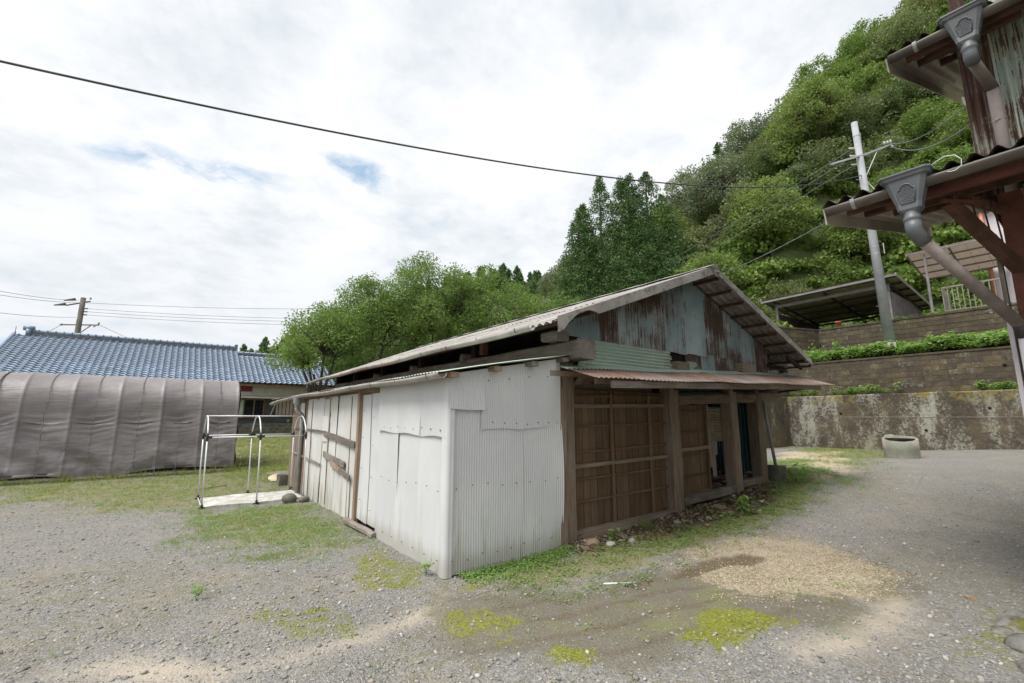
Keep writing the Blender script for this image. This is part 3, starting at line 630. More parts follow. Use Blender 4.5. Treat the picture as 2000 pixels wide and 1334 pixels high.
# main roof: fibre cement sheets, ridge cap, verge plates, purlins
SL = math.hypot(1, .3762); SR = math.hypot(1, .362)
y = -.5
while y < 10.6:
    wd = .98
    for side in (0, 1):
        e = Vector((RIDGE_X, y, RIDGE_Z+random.uniform(-.004, .004))); al = Vector((-1, 0, -.3762)) if side == 0 else Vector((1, 0, -.362))
        full = 3.615*(SL if side == 0 else SR)
        for t0, t1, up in ((.05, full*.53, .012), (full*.5, full, 0.)):
            nmv = al.cross(Vector((0, 1, 0))); nmv = nmv if nmv.z > 0 else -nmv
            P(corr(e + nmv.normalized()*up, (0, 1, 0), al, nmv, wd, 1, .13, .018, 4, spp=6, l0=lambda x, t0=t0: t0, l1=lambda x, t1=t1: t1 + .006*math.sin(x*40), disp=lambda x, t: .006*math.sin(x*2+t)), 'roof_sheet', 'asbestos', True)
    y += .935
P(MB().grid(lambda a, b: (RIDGE_X+(a-.5)*.44, -.56+11.3*b, RIDGE_Z+.07-abs(a-.5)*.44*.40+.004*math.sin(b*90)), 4, 60), 'ridge_cap', 'asbestos', True)
def verge(side):
    mb = MB(); n = 40; top = []; bot = []
    for i in range(n+1):
        t = i/n; x = RIDGE_X + (-(RIDGE_X-1.12)*t if side == 0 else (8.40-RIDGE_X)*t)
        z = roofz(x); dp = .135 if side == 0 else .12
        if side == 0:                      # scalloped lower end of the verge plate
            s_ = (t-.80)/.20
            if s_ > 0: dp = .135 - .10*math.sin(min(1, s_*1.25)*math.pi)**1.0 + (.05 if s_ > .8 else 0)
        top.append((x, z+.045)); bot.append((x, z+.045-dp-.012*fbm(np.array([x*3.]), np.array([side*7.]), 5)[0]))
    vs = []; fs = []
    for (x, zt), (_, zb_) in zip(top, bot): vs += [(x, -.44, zt+.005), (x, -.545, zt), (x, -.55, zb_), (x, -.53, zb_)]
    for i in range(n):
        for j in range(3): fs.append((i*4+j, i*4+j+1, i*4+j+5, i*4+j+4))
    mb.add(vs, fs); P(mb, 'verge_plate', 'asbestos')
verge(0); verge(1)
P(MB().tube([(4.68, -.54, 4.03), (4.80, -.575, 4.02)], .02, 6).add([(4.60, -.56, 4.10), (4.745, -.57, 4.15), (4.88, -.56, 4.09), (4.80, -.56, 3.93), (4.70, -.56, 3.95)], [(0, 1, 2, 3, 4)]), 'ridge_end', 'asbestos')
for k in range(9):
    x = 4.95 + k*.41; P(MB().bar((x, -.47, roofz(x)-.055), (x, 10.5, roofz(x)-.055), .05, .05), 'purlin', 'rustbeam')
for k in range(8):
    x = 4.5 - k*.44; P(MB().bar((x, -.47, roofz(x)-.055), (x, 10.5, roofz(x)-.055), .05, .05), 'purlin', 'rustbeam')
P(MB().bar((7.62, -.02, 2.86), (7.62, 10.4, 2.86), .1, .12), 'beam', 'darkwood')
P(MB().bar((7.55, -.40, 2.80), (8.2, -.40, 2.62), .05, .07).bar((7.5, -.02, 2.66), (8.25, -.02, 2.66), .05, .06), 'eave_strut', 'darkwood')
# gutters
def half_gutter(mb, pts, r, n=8, side=(1, 0, 0)):
    sd = Vector(side); vs = []
    for p in pts:
        p = Vector(p)
        for rr in (r, r*.9):
            for j in range(n+1):
                a = math.pi*j/n; vs.append(p + sd*(-math.cos(a)*rr) + Vector((0, 0, -math.sin(a)*rr)))
    k = 2*(n+1); fs = []
    for i in range(len(pts)-1):
        for j in range(n):
            fs.append((i*k+j, i*k+j+1, (i+1)*k+j+1, (i+1)*k+j))
            fs.append((i*k+n+1+j, (i+1)*k+n+1+j, (i+1)*k+n+2+j, i*k+n+2+j))
        for j in (0, n): fs.append((i*k+j, (i+1)*k+j, (i+1)*k+n+1+j, i*k+n+1+j))
    for i in (0, len(pts)-1):
        for j in range(n): fs.append((i*k+j, i*k+j+1, i*k+n+2+j, i*k+n+1+j))
    return mb.add(vs, fs)
def strap(p, r, side=(1, 0, 0), wd=.02, al=(0, 1, 0)):
    sd, al_ = Vector(side), Vector(al); vs = []; n = 10
    for o_ in (-wd/2, wd/2):
        for j in range(n+1):
            a = math.pi*(j/n*1.1-.05); vs.append(Vector(p) + al_*o_ + sd*(-math.cos(a)*r) + Vector((0, 0, -math.sin(a)*r)))
    return MB().add(vs, [(j, j+1, n+2+j, n+1+j) for j in range(n)])
g1 = P(half_gutter(MB(), [(1.03, -.18+i*.56, 2.70-.012*math.sin(i)-.02*(i > 17)) for i in range(21)], .055), 'gutter', 'gutter_old', True)
for i in range(12): P(strap((1.03, .1+i*.9, 2.70), .059, wd=.018), 'gutter_strap', 'rustbeam', parent=g1)
P(MB().tube([(1.03, 10.95, 2.66), (1.03, 10.97, 2.45), (1.2, 10.97, 2.3), (1.3, 10.9, .2)], .045, 8), 'downpipe', 'steel', True)
g2 = P(half_gutter(MB(), [(-.20, -.22+i*.48, 2.055-.010*math.sin(i*.9)-(.10*((i-14)/6)**2 if i > 14 else 0)) for i in range(21)], .055), 'gutter', 'gutter_old', True)
for i in range(11): P(strap((-.20, .05+i*.85, 2.055-(.05 if i > 8 else 0)), .059, wd=.016), 'gutter_strap', 'rustbeam', parent=g2)
P(MB().lathe((-.20, 6.36, 1.80), [(.04, 0), (.05, .06), (.075, .1), (.08, .22)], 12).tube([(-.20, 6.36, 1.83), (-.20, 6.36, 1.76), (-.08, 6.36, 1.66), (-.06, 6.36, 1.55), (-.07, 6.36, .02)], .04, 10), 'downpipe', 'pipegrey', True, label='grey downpipe with a small hopper at the far end of the white wall')
g3 = P(half_gutter(MB(), [(8.46, -.5+i*.9, 2.70) for i in range(13)], .05), 'gutter', 'steel', True)
P(MB().lathe((8.40, .05, 2.42), [(.035, 0), (.045, .1), (.085, .13), (.085, .24)], 10).bar((7.6, .05, 2.62), (8.46, .05, 2.62), .03, .03), 'hopper', 'steel', True)
# lean-to: roof, purlins, white sheeting
def zl(x): return 2.10 + .178*x
ya = [-.2, .75, 1.7, 2.65, 3.6, 4.55, 5.5, 6.45, 7.4, 8.35]
for i, yy in enumerate(ya):
    P(corr((-.22, yy, zl(-.22)+random.uniform(0, .006)), (0, 1, 0), (1, 0, .178), (-.178, 0, 1), 1.0, 2.0, .076, .008, 4, disp=lambda x, t: .01*math.sin(x*3+t*2)), 'lean_to_sheet', 'green' if i in (0, 1, 3) else 'redroof', True)
for x in (-.02, .55, 1.1, 1.6):
    P(MB().bar((x, -.17, zl(x)-.05), (x, 9.3, zl(x)-.05), .10, .055, n=8, wob=.004), 'lean_to_purlin', 'pink_y' if x < 1 else 'grey_y')
P(MB().bar((.03, .1, 1.99), (.03, 7.6, 1.97), .06, .07), 'top_rail', 'wood_y')
for py in (.05, 1.95, 4.4, 6.2, 7.55): P(MB().bar((.1, py, -.02), (.1, py, 2.0), .09, .09, up=(0, 1, 0)), 'stud', 'pink_z')
screws = MB()
def screw(p, nm):
    p, nm = Vector(p), Vector(nm); screws.bar(p, p+nm*.007, .013, .013, up=(0, 0, 1) if abs(nm.z) < .9 else (1, 0, 0), ch=.004)
def front_sheet(x0, x1, z0, z1f, y, seed, bulge=.0, lift=0.):
    def disp(x, t):
        X_ = x0+x; zt = t/2.2
        return .006*math.sin(X_*5+t*2.1+seed) + bulge*math.sin(min(1, max(0, 1-zt*1.3))*math.pi)*((X_-x0)/(x1-x0))**1.5 + lift*max(0, 1-t/.3)
    o = P(corr((x0, y, z0), (1, 0, 0), (0, 0, 1), (0, -1, 0), x1-x0, 1, .032, .0055, 22, l1=lambda x: z1f(x0+x)-z0, l0=lambda x: .012*math.sin((x0+x)*6+seed), disp=disp), 'wall_sheet', 'white', True)
    return o
tz = lambda x: zl(x) - .03
front_sheet(.0, 1.02, -.02, lambda x: 1.72, -.012, 1, .01)
front_sheet(.98, 1.625, -.0, lambda x: 1.52, -.016, 2, .055)
front_sheet(-.015, .44, 1.69, tz, -.032, 3, 0, .03)
front_sheet(.41, 1.02, 1.46, tz, -.030, 4)
front_sheet(.99, 1.625, 1.475, tz, -.034, 5)
for x, z in [(.05+.17*i, 1.53) for i in range(3, 9)] + [(.1+.2*i, .86) for i in range(8)] + [(.06+.19*i, .12+.01*i) for i in range(8)] + [(.1, 2.04), (.5, 2.02), (.8, 2.06), (1.1, 2.1), (1.4, 2.12), (1.55, 1.55)]:
    screw((x, -.035-(.05*(x > 1.1)*(z < 1.2)), z+random.uniform(-.02, .02)), (0, -1, 0))
def left_sheet(y0, y1, z0, z1, x, seed, pitch=.032, amp=.0055, mat='white', name='wall_sheet'):
    return P(corr((x, y1, z0), (0, -1, 0), (0, 0, 1), (-1, 0, 0), y1-y0, z1-z0, pitch, amp, 16, l0=lambda t: .012*math.sin(t*7+seed), disp=lambda s_, t: .008*math.sin(s_*4+t*2.4+seed)), name, mat, True)
for i, (a, b) in enumerate(((.0, .66), (.62, 1.28), (1.24, 1.92))):
    left_sheet(a, b, -.02, 1.50, -.010-.003*i, i)
    left_sheet(a, b, 1.385+.012*i, 2.03, -.026-.003*i, i+5)
# the corner is wrapped by a folded sheet
def corner_(a, b):
    an = a*math.pi/2; r_ = .05+.004*math.sin(a*44); k = b*2.06
    if a < .2: return (-.034+.002*math.sin(a*160), .02+(.2-a)*.22, -.02+k)
    if a > .8: return (.02+(a-.8)*.22, -.040+.002*math.sin(a*160), -.02+k)
    t = (a-.2)/.6*math.pi/2; return (.02-.054*math.cos(t), .02-.060*math.sin(t), -.02+k)
P(MB().grid(corner_, 30, 8), 'corner_sheet', 'white', True)
for y_, z_ in [(.1+.23*i, 1.46+.01*(i % 3)) for i in range(8)] + [(.12+.27*i, .82+.03*math.sin(i)) for i in range(7)] + [(.1+.3*i, .13) for i in range(6)]:
    screw((-.035, y_, z_), (-1, 0, 0))
dr = left_sheet(1.96, 2.36, .10, 1.96, .012, 3, .032, .004, name='door'); dr['label'] = 'white sheeted door in the lean-to wall'
left_sheet(2.34, 2.74, .10, 1.94, .004, 8, .032, .004, name='door')
for z_ in (.3, .75, 1.2, 1.6): screw((-.006, 2.2, z_), (-1, 0, 0)); screw((-.012, 2.6, z_+.1), (-1, 0, 0))
P(MB().bar((-.005, 2.79, .05), (-.01, 2.78, 2.02), .075, .09, up=(0, 1, 0), n=6, wob=.004), 'door_post', 'pink_z')
P(MB().bar((-.02, 1.93, 1.99), (-.02, 2.84, 1.995), .05, .05), 'door_head', 'pink_y')
P(MB().bar((-.05, 1.85, .035), (-.10, 2.95, .06), .09, .075, ch=.02, n=5, wob=.006), 'threshold', 'grey_y')
ed = [2.85, 3.2, 3.62, 3.98, 4.45, 4.9, 5.3, 5.72, 6.14]
for i, (a, b) in enumerate(zip(ed, ed[1:])):
    tilt = random.uniform(-.012, .012)
    P(MB().grid(lambda s_, t, a=a, b=b, i=i: (-.004-.004*(i % 2)+.008*math.sin(s_*3+i+t*2), a+.003+(b-a-.006)*s_+tilt*t, .0+random.uniform(0, .004)+(1.97-.0)*t), 6, 10), 'wall_board', 'whiteboard')
    if i % 3 == 1: P(MB().bar((-.016, a+.004, .05), (-.018, a+.004, 1.94), .014, .014, up=(0, 1, 0), n=4, wob=.003), 'strip', 'pink_z')
P(MB().box(-.022, -.012, 3.1, 3.45, .02, .62, .006), 'wall_board', 'whiteboard')
P(MB().box(-.022, -.012, 4.5, 4.86, 1.15, 1.62, .006), 'wall_board', 'whiteboard')
P(MB().bar((-.03, 4.72, 1.30), (-.035, 2.92, 1.17), .022, .105, n=5, wob=.004), 'nailed_plank', 'grey_y')
P(MB().bar((-.03, 4.66, .93), (-.035, 3.36, .83), .022, .10, n=5, wob=.004), 'nailed_plank', 'grey_y')
P(MB().bar((-.045, 4.1, .80), (-.045, 3.58, .73), .02, .085, n=3, wob=.006), 'nailed_plank', 'pink_y')
P(MB().bar((-.045, 3.60, .74), (-.05, 3.02, .66), .02, .085, n=3, wob=.006), 'nailed_plank', 'grey_y')
P(MB().bar((-.025, 7.5, 1.37), (-.03, 4.6, 1.33), .02, .035, n=5, wob=.004), 'rail', 'grey_y')
P(MB().bar((-.025, 7.5, .82), (-.03, 4.85, .72), .02, .04, n=5, wob=.004), 'rail', 'grey_y')
P(MB().grid(lambda s_, t: (-.006+.006*math.sin(s_*4+t), 6.45+.36*s_, .02+1.9*t), 4, 6), 'wall_board', 'whiteboard')
for i, (a, b, m) in enumerate(((6.16, 6.30, 'pink_z'), (6.31, 6.44, 'board_z'), (6.83, 7.06, 'wood_z'), (7.07, 7.32, 'pink_z'), (7.33, 7.60, 'wood_z'))):
    P(MB().box(-.016+.004*i % .01, .0, a, b, .02+.03*(i % 2), 1.96-.02*(i % 3)), 'plank', m)
P(screws, 'screws', 'steel')['kind'] = 'stuff'

# ------------------------------------------------------------------ tarpaulin tunnel
def sup(t): return max(0., min(1., t))
TX0, TX1 = -9.5, -.68
HOOPS = [TX1-.02-.93*i for i in range(10)]
tarp = thing('tarp_tunnel', (-4.5, 13.3, 0), 'long low storage tunnel covered with a grey brown tarpaulin', 'tunnel')
def arch(t):       # profile across the tunnel, t from front foot over the top to the back foot
    a, hw, zs, ht = 1.45, 1.45, 1.75, 2.80
    if t < .36: s_ = t/.36; return -hw + .10*s_**2 - .02, .10+(zs-.10)*s_
    if t > .64: s_ = (1-t)/.36; return hw - .10*s_**2 + .02, .10+(zs-.10)*s_
    an = math.pi*(1-(t-.36)/.28); c_, s_ = math.cos(an), math.sin(an)
    return (hw-.08)*math.copysign(abs(c_)**.9, c_), zs + (ht-zs)*abs(s_)**.80
ga, gb = np.meshgrid(np.linspace(0, 1, 330), np.linspace(0, 1, 150)); 
xx = TX0 + (TX1-TX0)*ga
prof = np.array([arch(t) for t in np.linspace(0, 1, 150)])
yc, zc = prof[:, 0][:, None]+0*ga, prof[:, 1][:, None]+0*ga
dist = np.min(np.abs(xx[..., None]-np.array(HOOPS)[None, None, :]), -1)        # distance to nearest hoop
mid = np.clip(dist/.465, 0, 1)
shoulder = np.exp(-((gb-.33)/.085)**2); top_ = np.clip((gb-.36)/.1, 0, 1)*np.clip((.66-gb)/.05, 0, 1)
bay_ = np.floor((TX1-xx)/.93).astype(int) % 10; br = np.array([.1, .9, .35, .7, .2, .8, .5, .05, .6, .95])[bay_]
sgn_ = ((TX1-xx)/.93) % 1 - .5
shoulder = np.exp(-((gb-.31-.05*(br-.5)+.03*np.abs(sgn_))/.085)**2)
foldphase = (gb*(120+50*br) + br*6 + sgn_*(6*br-2) + mid*3.2*np.sin(gb*9) + 5*fbm(xx*1.4, gb*7, 71, 3))
fold = np.sin(foldphase*1.5)*.012*shoulder*(.25+mid)*(.4+1.2*fbm(xx*2.5, gb*3, 76, 3)) + (fbm(xx*1.3+gb*4, gb*9-xx*.5, 73, 4)-.5)*.16*np.clip(1-gb/.42, 0, 1)*(.25+mid)
dgn = np.sin((xx*.9+gb*5.5)*6+fbm(xx, gb*5, 74)*9)*.03*fbm(xx*1.1, gb*4, 77)*2*np.clip(1-gb/.3, 0, 1)
sag = -.06*np.sin(mid*math.pi/2)*(.30+shoulder*1.2+.1*top_)
off = fold+sag+dgn+.02*np.exp(-(dist/.03)**2)
ny_ = np.where(gb < .36, -1., np.where(gb > .64, 1., yc/1.5)); nz_ = np.where((gb > .3) & (gb < .7), .8, .15)
yy = 13.32 + yc + off*ny_; zz3 = zc + off*nz_*(gb > .1)
zz3 = zz3 + np.where(gb < .02, .05*np.sin(xx*2.2)+.05*(fbm(xx*1.5, xx*0, 75)-.5), 0) + .10*np.clip((xx+5)/4.3, 0, 1)*np.clip(1-gb*12, 0, 1)
idx = np.arange(xx.size).reshape(xx.shape); F = np.stack([idx[:-1, :-1], idx[:-1, 1:], idx[1:, 1:], idx[1:, :-1]], -1).reshape(-1, 4)
off3 = np.array(tarp['_base'])
o = put('tarpaulin', fast_mesh('tarpaulin', np.stack([xx, yy, zz3], -1).reshape(-1, 3)-off3, F, [M['tarp']], smooth=True), tuple(off3), parent=tarp)
# end flap closing the tunnel
def endflap(a, b):
    y_, z_ = arch(.02+.96*a); k = b
    return (TX1-.005+.05*math.sin(a*25)*k*(1-k)+.02*k, 13.32+y_*(1-.9*k), z_*(1-.0*k) if k < .5 else z_*(1-(k-.5)*.6)+.3*(k-.5))
mb = MB(); n = 40
rim = [arch(.015+.97*i/n) for i in range(n+1)]
mb.add([(TX1+.012+.03*math.sin(i*.9), 13.32+y_, z_+.02) for i, (y_, z_) in enumerate(rim)] + [(TX1+.05, 13.32+y_*.45, .12+(z_-.1)*.45) for y_, z_ in rim] + [(TX1+.03, 13.32, .25)],
       [(i, i+1, n+2+i, n+1+i) for i in range(n)] + [(n+1+i, n+2+i, 2*n+2) for i in range(n)])
mb.build('end_flap', 'tarp', tarp, True)
for x in HOOPS:
    MB().tube([(x, 13.32+arch(t)[0]*.985, arch(t)[1]-.012) for t in np.linspace(.0, 1, 30)], .012, 6).build('hoop', 'galv', tarp, True)
for i, x in enumerate([h-.47 for h in HOOPS[:9]]):
    pts = []
    for t in np.linspace(0, .55, 26):
        y_, z_ = arch(t); k_ = 1 if t < .36 else .5
        pts.append((x+.012*math.sin(t*70), 13.32+y_-.035*(t < .36)-.01, z_+(.0 if t < .36 else -.005)))
    pts[0] = (x+.04, 13.32+arch(0)[0]-.08, -.0)
    MB().tube(pts, .017 if i in (5, 6, 7, 8) else .008, 6).build('tie_rope', 'rope', tarp, True)
MB().bar((TX0, 11.86, .06), (TX1, 11.86, .07), .04, .05).build('ground_rail', 'galv', tarp)
MB().bar((TX0, 11.98, .05), (TX1-.1, 12.0, .06), .12, .1).build('sill_board', 'pink_x', tarp)
MB().box(TX0, TX1-.3, 12.15, 12.2, .0, .35).build('lower_board', 'rustbeam', tarp)
MB().bar((-.55, 12.9, .04), (-.25, 12.3, .12), .2, .03).build('loose_board', 'darkwood', tarp)
bt = MB().tube([(-.40, 12.12, .055), (-.28, 12.02, .055), (-.20, 11.95, .055), (-.17, 11.92, .055)], [.045, .045, .03, .016], 10).build('plastic_bottle', 'bluepet', None, True)
tag(rebase(bt, (-.3, 12.05, .01)), 'blue plastic bottle lying at the corner of the tarpaulin tunnel', 'bottle')

# ------------------------------------------------------------------ house with blue tiled roof
house = thing('tile_roof_house', (-2, 26, .6), 'single storey house with a blue glazed tile roof behind the tarpaulin tunnel', 'house')
EY, EZ, SP = 23.41, 3.41, .497
ang = math.atan(SP)
def roofp(x, s_): return (x, EY + s_*math.cos(ang), EZ + s_*math.sin(ang))
tw, tl = .265, .238
def tile_geo():
    prof = [(-.1325+.265*t, (-.016*math.sin(math.pi*t/.60) if t < .60 else .042*math.sin(math.pi*(t-.60)/.40))) for t in (0, .15, .3, .45, .6, .7, .8, .9, 1)]
    k = len(prof); vs = []
    for yv, dz_ in ((-.002, .0-.03), (-.002, .034), (.26, .0)): vs += [(x, yv, z+dz_) for x, z in prof]
    return vs, [(r*k+j, r*k+j+1, (r+1)*k+j+1, (r+1)*k+j) for r in range(2) for j in range(k-1)]
TV, TF = tile_geo(); tv = np.array(TV)
M['tile_lip_shade'] = material('unglazed tile lip with gap shade', f_plain((.07, .055, .045), (.13, .11, .10), .8, 6)); tme = bpy.data.meshes.new('roof_tile'); tme.from_pydata(TV, [], TF); tme.materials.append(M['tile']); tme.materials.append(M['tile_lip_shade']); tme.polygons.foreach_set('use_smooth', [i >= 8 for i in range(16)]); tme.polygons.foreach_set('material_index', [0 if i >= 8 else 1 for i in range(16)])  # brown lip, darkened to draw the shadow line between tile rows
slots = []
for c_ in range(54):
    x = -8.75 + c_*tw; rows = 21 if x < .6 else 17
    for r_ in range(rows): slots.append((x, r_*tl, r_))
camp = np.array(cam.location)
ds = [np.linalg.norm(np.array(roofp(x, s_))-camp) + (100 if (r_ < 1 and x < -1) else 0) + (100 if x > 3.6 else 0) for x, s_, r_ in slots]
order = np.argsort(ds); chosen = set(order[:300].tolist())
bulkV, bulkF = [], []
ca, sa = math.cos(ang), math.sin(ang)
mainroof = MB().add([(-8.85, EY+.02, EZ-.06), (5.5, EY+.02, EZ-.06), (5.5, EY+4.05, EZ-.06+4.05*SP), (-8.85, EY+4.05, EZ-.06+4.05*SP)], [(0, 1, 2, 3)])
mainroof.add([(-8.85, EY+4.05, EZ-.06+4.05*SP), (.6, EY+4.05, EZ-.06+4.05*SP), (.6, EY+4.5, EZ-.06+4.5*SP), (-8.85, EY+4.5, EZ-.06+4.5*SP)], [(0, 1, 2, 3)])
mainroof.add([(-8.85, EY+4.5, EZ-.06+4.5*SP), (5.5, EY+4.5, EZ-.4+4.5*SP), (5.5, EY+9, EZ-.06), (-8.85, EY+9, EZ-.06)], [(0, 1, 2, 3)])
roof = mainroof.build('roof', 'ridge', house)
for i, (x, s_, r_) in enumerate(slots):
    p = roofp(x, s_); p = (p[0], p[1]-.0, p[2]+.015)
    jr = random.uniform(-.012, .012)
    if i in chosen: put('tile', tme, p, (ang+jr, 0, random.uniform(-.01, .01)), parent=roof)
    else:
        b = len(bulkV)*len(TV)
        bulkV.append(np.stack([tv[:, 0], tv[:, 1]*ca-tv[:, 2]*sa, tv[:, 1]*sa+tv[:, 2]*ca], 1) + np.array(p) - np.array(house['_base']))
        bulkF.append(np.array(TF)+b)
o = put('tiles', fast_mesh('tiles', np.concatenate(bulkV), np.concatenate(bulkF), [M['tile'], M['tile_lip_shade']], smooth=False, matidx=np.tile([1]*8+[0]*8, len(bulkF))), house['_base'], parent=roof); o['kind'] = 'stuff'
def ridge(x0, x1, yv, zv, h, rows):
    for k in range(rows): 
        zz0 = zv + k*h/rows
        MB().bar((x0, yv, zz0+h/rows*.45), (x1, yv, zz0+h/rows*.45), .30-.02*k, h/rows*.8).build('ridge_course', 'ridge', roof)
    mb = MB(); n = int((x1-x0)/.3)
    for k in range(n):
        a = x0+k*(x1-x0)/n; mb.tube([(a, yv, zv+h+.02), (a+.26, yv, zv+h+.02), (a+.28, yv, zv+h+.03), (a+.33, yv, zv+h+.03)], [.085, .085, .10, .10], 10)
    mb.build('ridge_cap', 'tile', roof, True)
ridge(-8.3, .5, EY+4.5, EZ+4.5*SP-.02, .20, 4)
ridge(.62, 5.4, EY+4.05, EZ+4.05*SP-.10, .12, 2)
MB().box(-8.42, -8.26, EY+4.3, EY+4.7, EZ+4.5*SP-.05, EZ+4.5*SP+.28).tube([(-8.55, EY+4.5, EZ+4.5*SP+.34), (-8.15, EY+4.5, EZ+4.5*SP+.34)], .12, 10).build('ridge_ornament', 'tile', roof, True)
MB().box(.50, .64, EY+4.3, EY+4.68, EZ+4.5*SP-.05, EZ+4.5*SP+.34).build('ridge_ornament', 'ridge', roof)
MB().tube([(-8.75, EY+4.2, EZ+4.2*SP), (-8.75, EY+4.2, EZ+4.2*SP+.5)], .012, 5).build('rod', 'rustbeam', roof)
MB().tube([(-8.85, EY+.1+s_*.45, EZ+.03+SP*(s_*.45+.1)) for s_ in range(11)], .07, 8).build('verge_tiles', 'tile', roof, True)
WY = 24.0
MB().box(-8.4, 5.3, WY+.3, WY+7.5, .6, 3.5).build('wall', 'greyclad', house)
MB().box(-8.4, 5.32, WY, WY+.28, 2.72, 3.45).build('upper_wall', 'cream', house)
MB().box(-8.4, 5.32, WY-.35, WY+.28, 2.62, 2.69).add([(-8.4, WY-.36, 2.62), (5.3, WY-.36, 2.62), (5.3, WY+.0, 2.78), (-8.4, WY+.0, 2.78)], [(0, 1, 2, 3)]).build('window_canopy', 'cream', house)
MB().box(-8.4, 5.3, EY+.06, EY+.1, EZ-.16, EZ-.06).build('fascia', 'sashwood', house)
for x in (1.68, 4.4): MB().bar((x, WY-.02, 2.6), (x, WY-.02, 3.4), .09, .06, up=(0, 1, 0)).build('strut', 'cream', house)
MB().box(.55, 1.15, WY-.05, WY-.005, 2.98, 3.25).build('sign_board', 'redpaint', house)
def window(x0, x1, z0, z1, panes):
    f = MB(); t = .05
    f.box(x0, x1, WY+.2, WY+.27, z0, z0+t).box(x0, x1, WY+.2, WY+.27, z1-t, z1)
    n = len(panes)
    for k in range(n+1): a = x0+(x1-x0-t)*k/n; f.box(a, a+t, WY+.205, WY+.265, z0+t, z1-t)
    fr = f.build('window', 'sashwood', house)
    for k, m in enumerate(panes):
        a = x0+(x1-x0)*k/n; MB().box(a+t, a+(x1-x0)/n, WY+.235, WY+.245, z0+t, z1-t).build('pane', m, fr)
window(.35, 1.85, 1.55, 2.58, ['frost', 'glass', 'glass'])
window(3.35, 4.6, 1.75, 2.5, ['glass'])
for k in range(5): MB().bar((2.55+k*.19, WY+.14, 1.72), (2.55+k*.19, WY+.14, 2.55), .035, .03, up=(0, 1, 0)).build('window_bar', 'redpaint', house)
MB().box(2.45, 3.35, WY+.2, WY+.26, 1.66, 2.6).build('shutter', 'cream', house)
MB().bar((2.15, WY+.05, 1.7), (2.45, WY+.1, 2.6), .06, .04).build('leaning_board', 'cream', house)
MB().box(3.0, 3.12, WY-.1, WY, 1.34, 1.48).build('tap_box', 'yellowboard', house)
fw = thing('block_wall', (1.5, 23.6, .5), 'low stained concrete block wall in front of the blue tiled house', 'wall')
bme = bpy.data.meshes.new('block'); bb = MB().box(-.195, .195, -.05, .05, -.095, .095); bme.from_pydata(bb.v, [], bb.f); bme.materials.append(M['darkconcrete'])
for r_ in range(4):
    for c_ in range(18): put('block', bme, (-1.6+c_*.4+(.2 if r_ % 2 else 0), 23.6, .58+r_*.2), (0, 0, 0), parent=fw)
MB().box(-1.8, 5.6, 23.57, 23.63, .3, 1.26).build('mortar', 'concrete', fw)

# ------------------------------------------------------------------ aluminium frame, its board and the things round it
FXs = (-1.78, -.92, -.10); FYs = (5.65, 6.85)
fr = thing('greenhouse_frame', (-.95, 6.25, 0), 'bare aluminium tube frame with black joints standing on a white board', 'frame')
zb_ = lambda x, y: zs1(x, y)
for x in FXs:
    for y_ in FYs:
        lean = .03 if y_ < 6 else -.03
        z0 = zb_(x, y_)+.02
        MB().tube([(x, y_, z0), (x-.02, y_+lean, 1.24)], .0125, 10).build('leg', 'alu', fr, True)
        MB().tube([(x, y_, z0-.01), (x, y_, z0+.06)], .022, 10).tube([(x-.05, y_, z0), (x+.05, y_, z0)], .016, 8).build('foot', 'black', fr, True)
        MB().tube([(x-.02, y_+lean, 1.17), (x-.02, y_+lean, 1.31)], .020, 10).tube([(x-.08 if x > -1.7 else x-.02, y_+lean, 1.235), (x+.05 if x < -.2 else x, y_+lean, 1.235)], .019, 10).build('joint', 'black', fr, True)
    pts = []
    for k in range(15):
        t = k/14; yv = 5.68+(6.82-5.68)*t; s_ = abs(2*t-1)
        zv = 1.28+.35*(1-s_**2.4)-(.02 if s_ < .05 else 0); pts.append((x-.02, yv, zv))
    MB().tube(pts, .0125, 10).build('arch_tube', 'alu', fr, True)
for y_, z_ in ((5.68, 1.235), (6.82, 1.235), (6.25, 1.625)):
    MB().tube([(FXs[0]-.02, y_, z_), (FXs[2]-.02, y_, z_)], .0115, 10).build('rail', 'alu', fr, True)
MB().tube([(FXs[0], 5.65, zb_(-1.78, 5.65)+.03), (FXs[0], 6.85, zb_(-1.78, 6.85)+.03)], .0115, 8).build('rail', 'alu', fr, True)
bd = MB().grid(lambda a, b: (-1.74+1.66*a, 5.68+1.14*b, zs1(-1.74+1.66*a, 5.68+1.14*b)*.3+.028+.006*math.sin(a*9+b*4)), 12, 8)
k0 = len(bd.v); top = list(bd.v); bd.add([(x, y_, z-.05) for x, y_, z in top], [(j*13+i, (j+1)*13+i, (j+1)*13+i+1, j*13+i+1) for j in range(8) for i in range(12)])
ring = [i for i in range(13)] + [j*13+12 for j in range(1, 9)] + [8*13+i for i in range(11, -1, -1)] + [j*13 for j in range(7, 0, -1)]
bd.f += [(ring[i], k0+ring[i], k0+ring[(i+1) % len(ring)], ring[(i+1) % len(ring)]) for i in range(len(ring))]
tag(rebase(bd.build('floor_board', 'whiteboard'), (-.9, 6.25, .02)), 'flat white board lying under the aluminium frame', 'board')
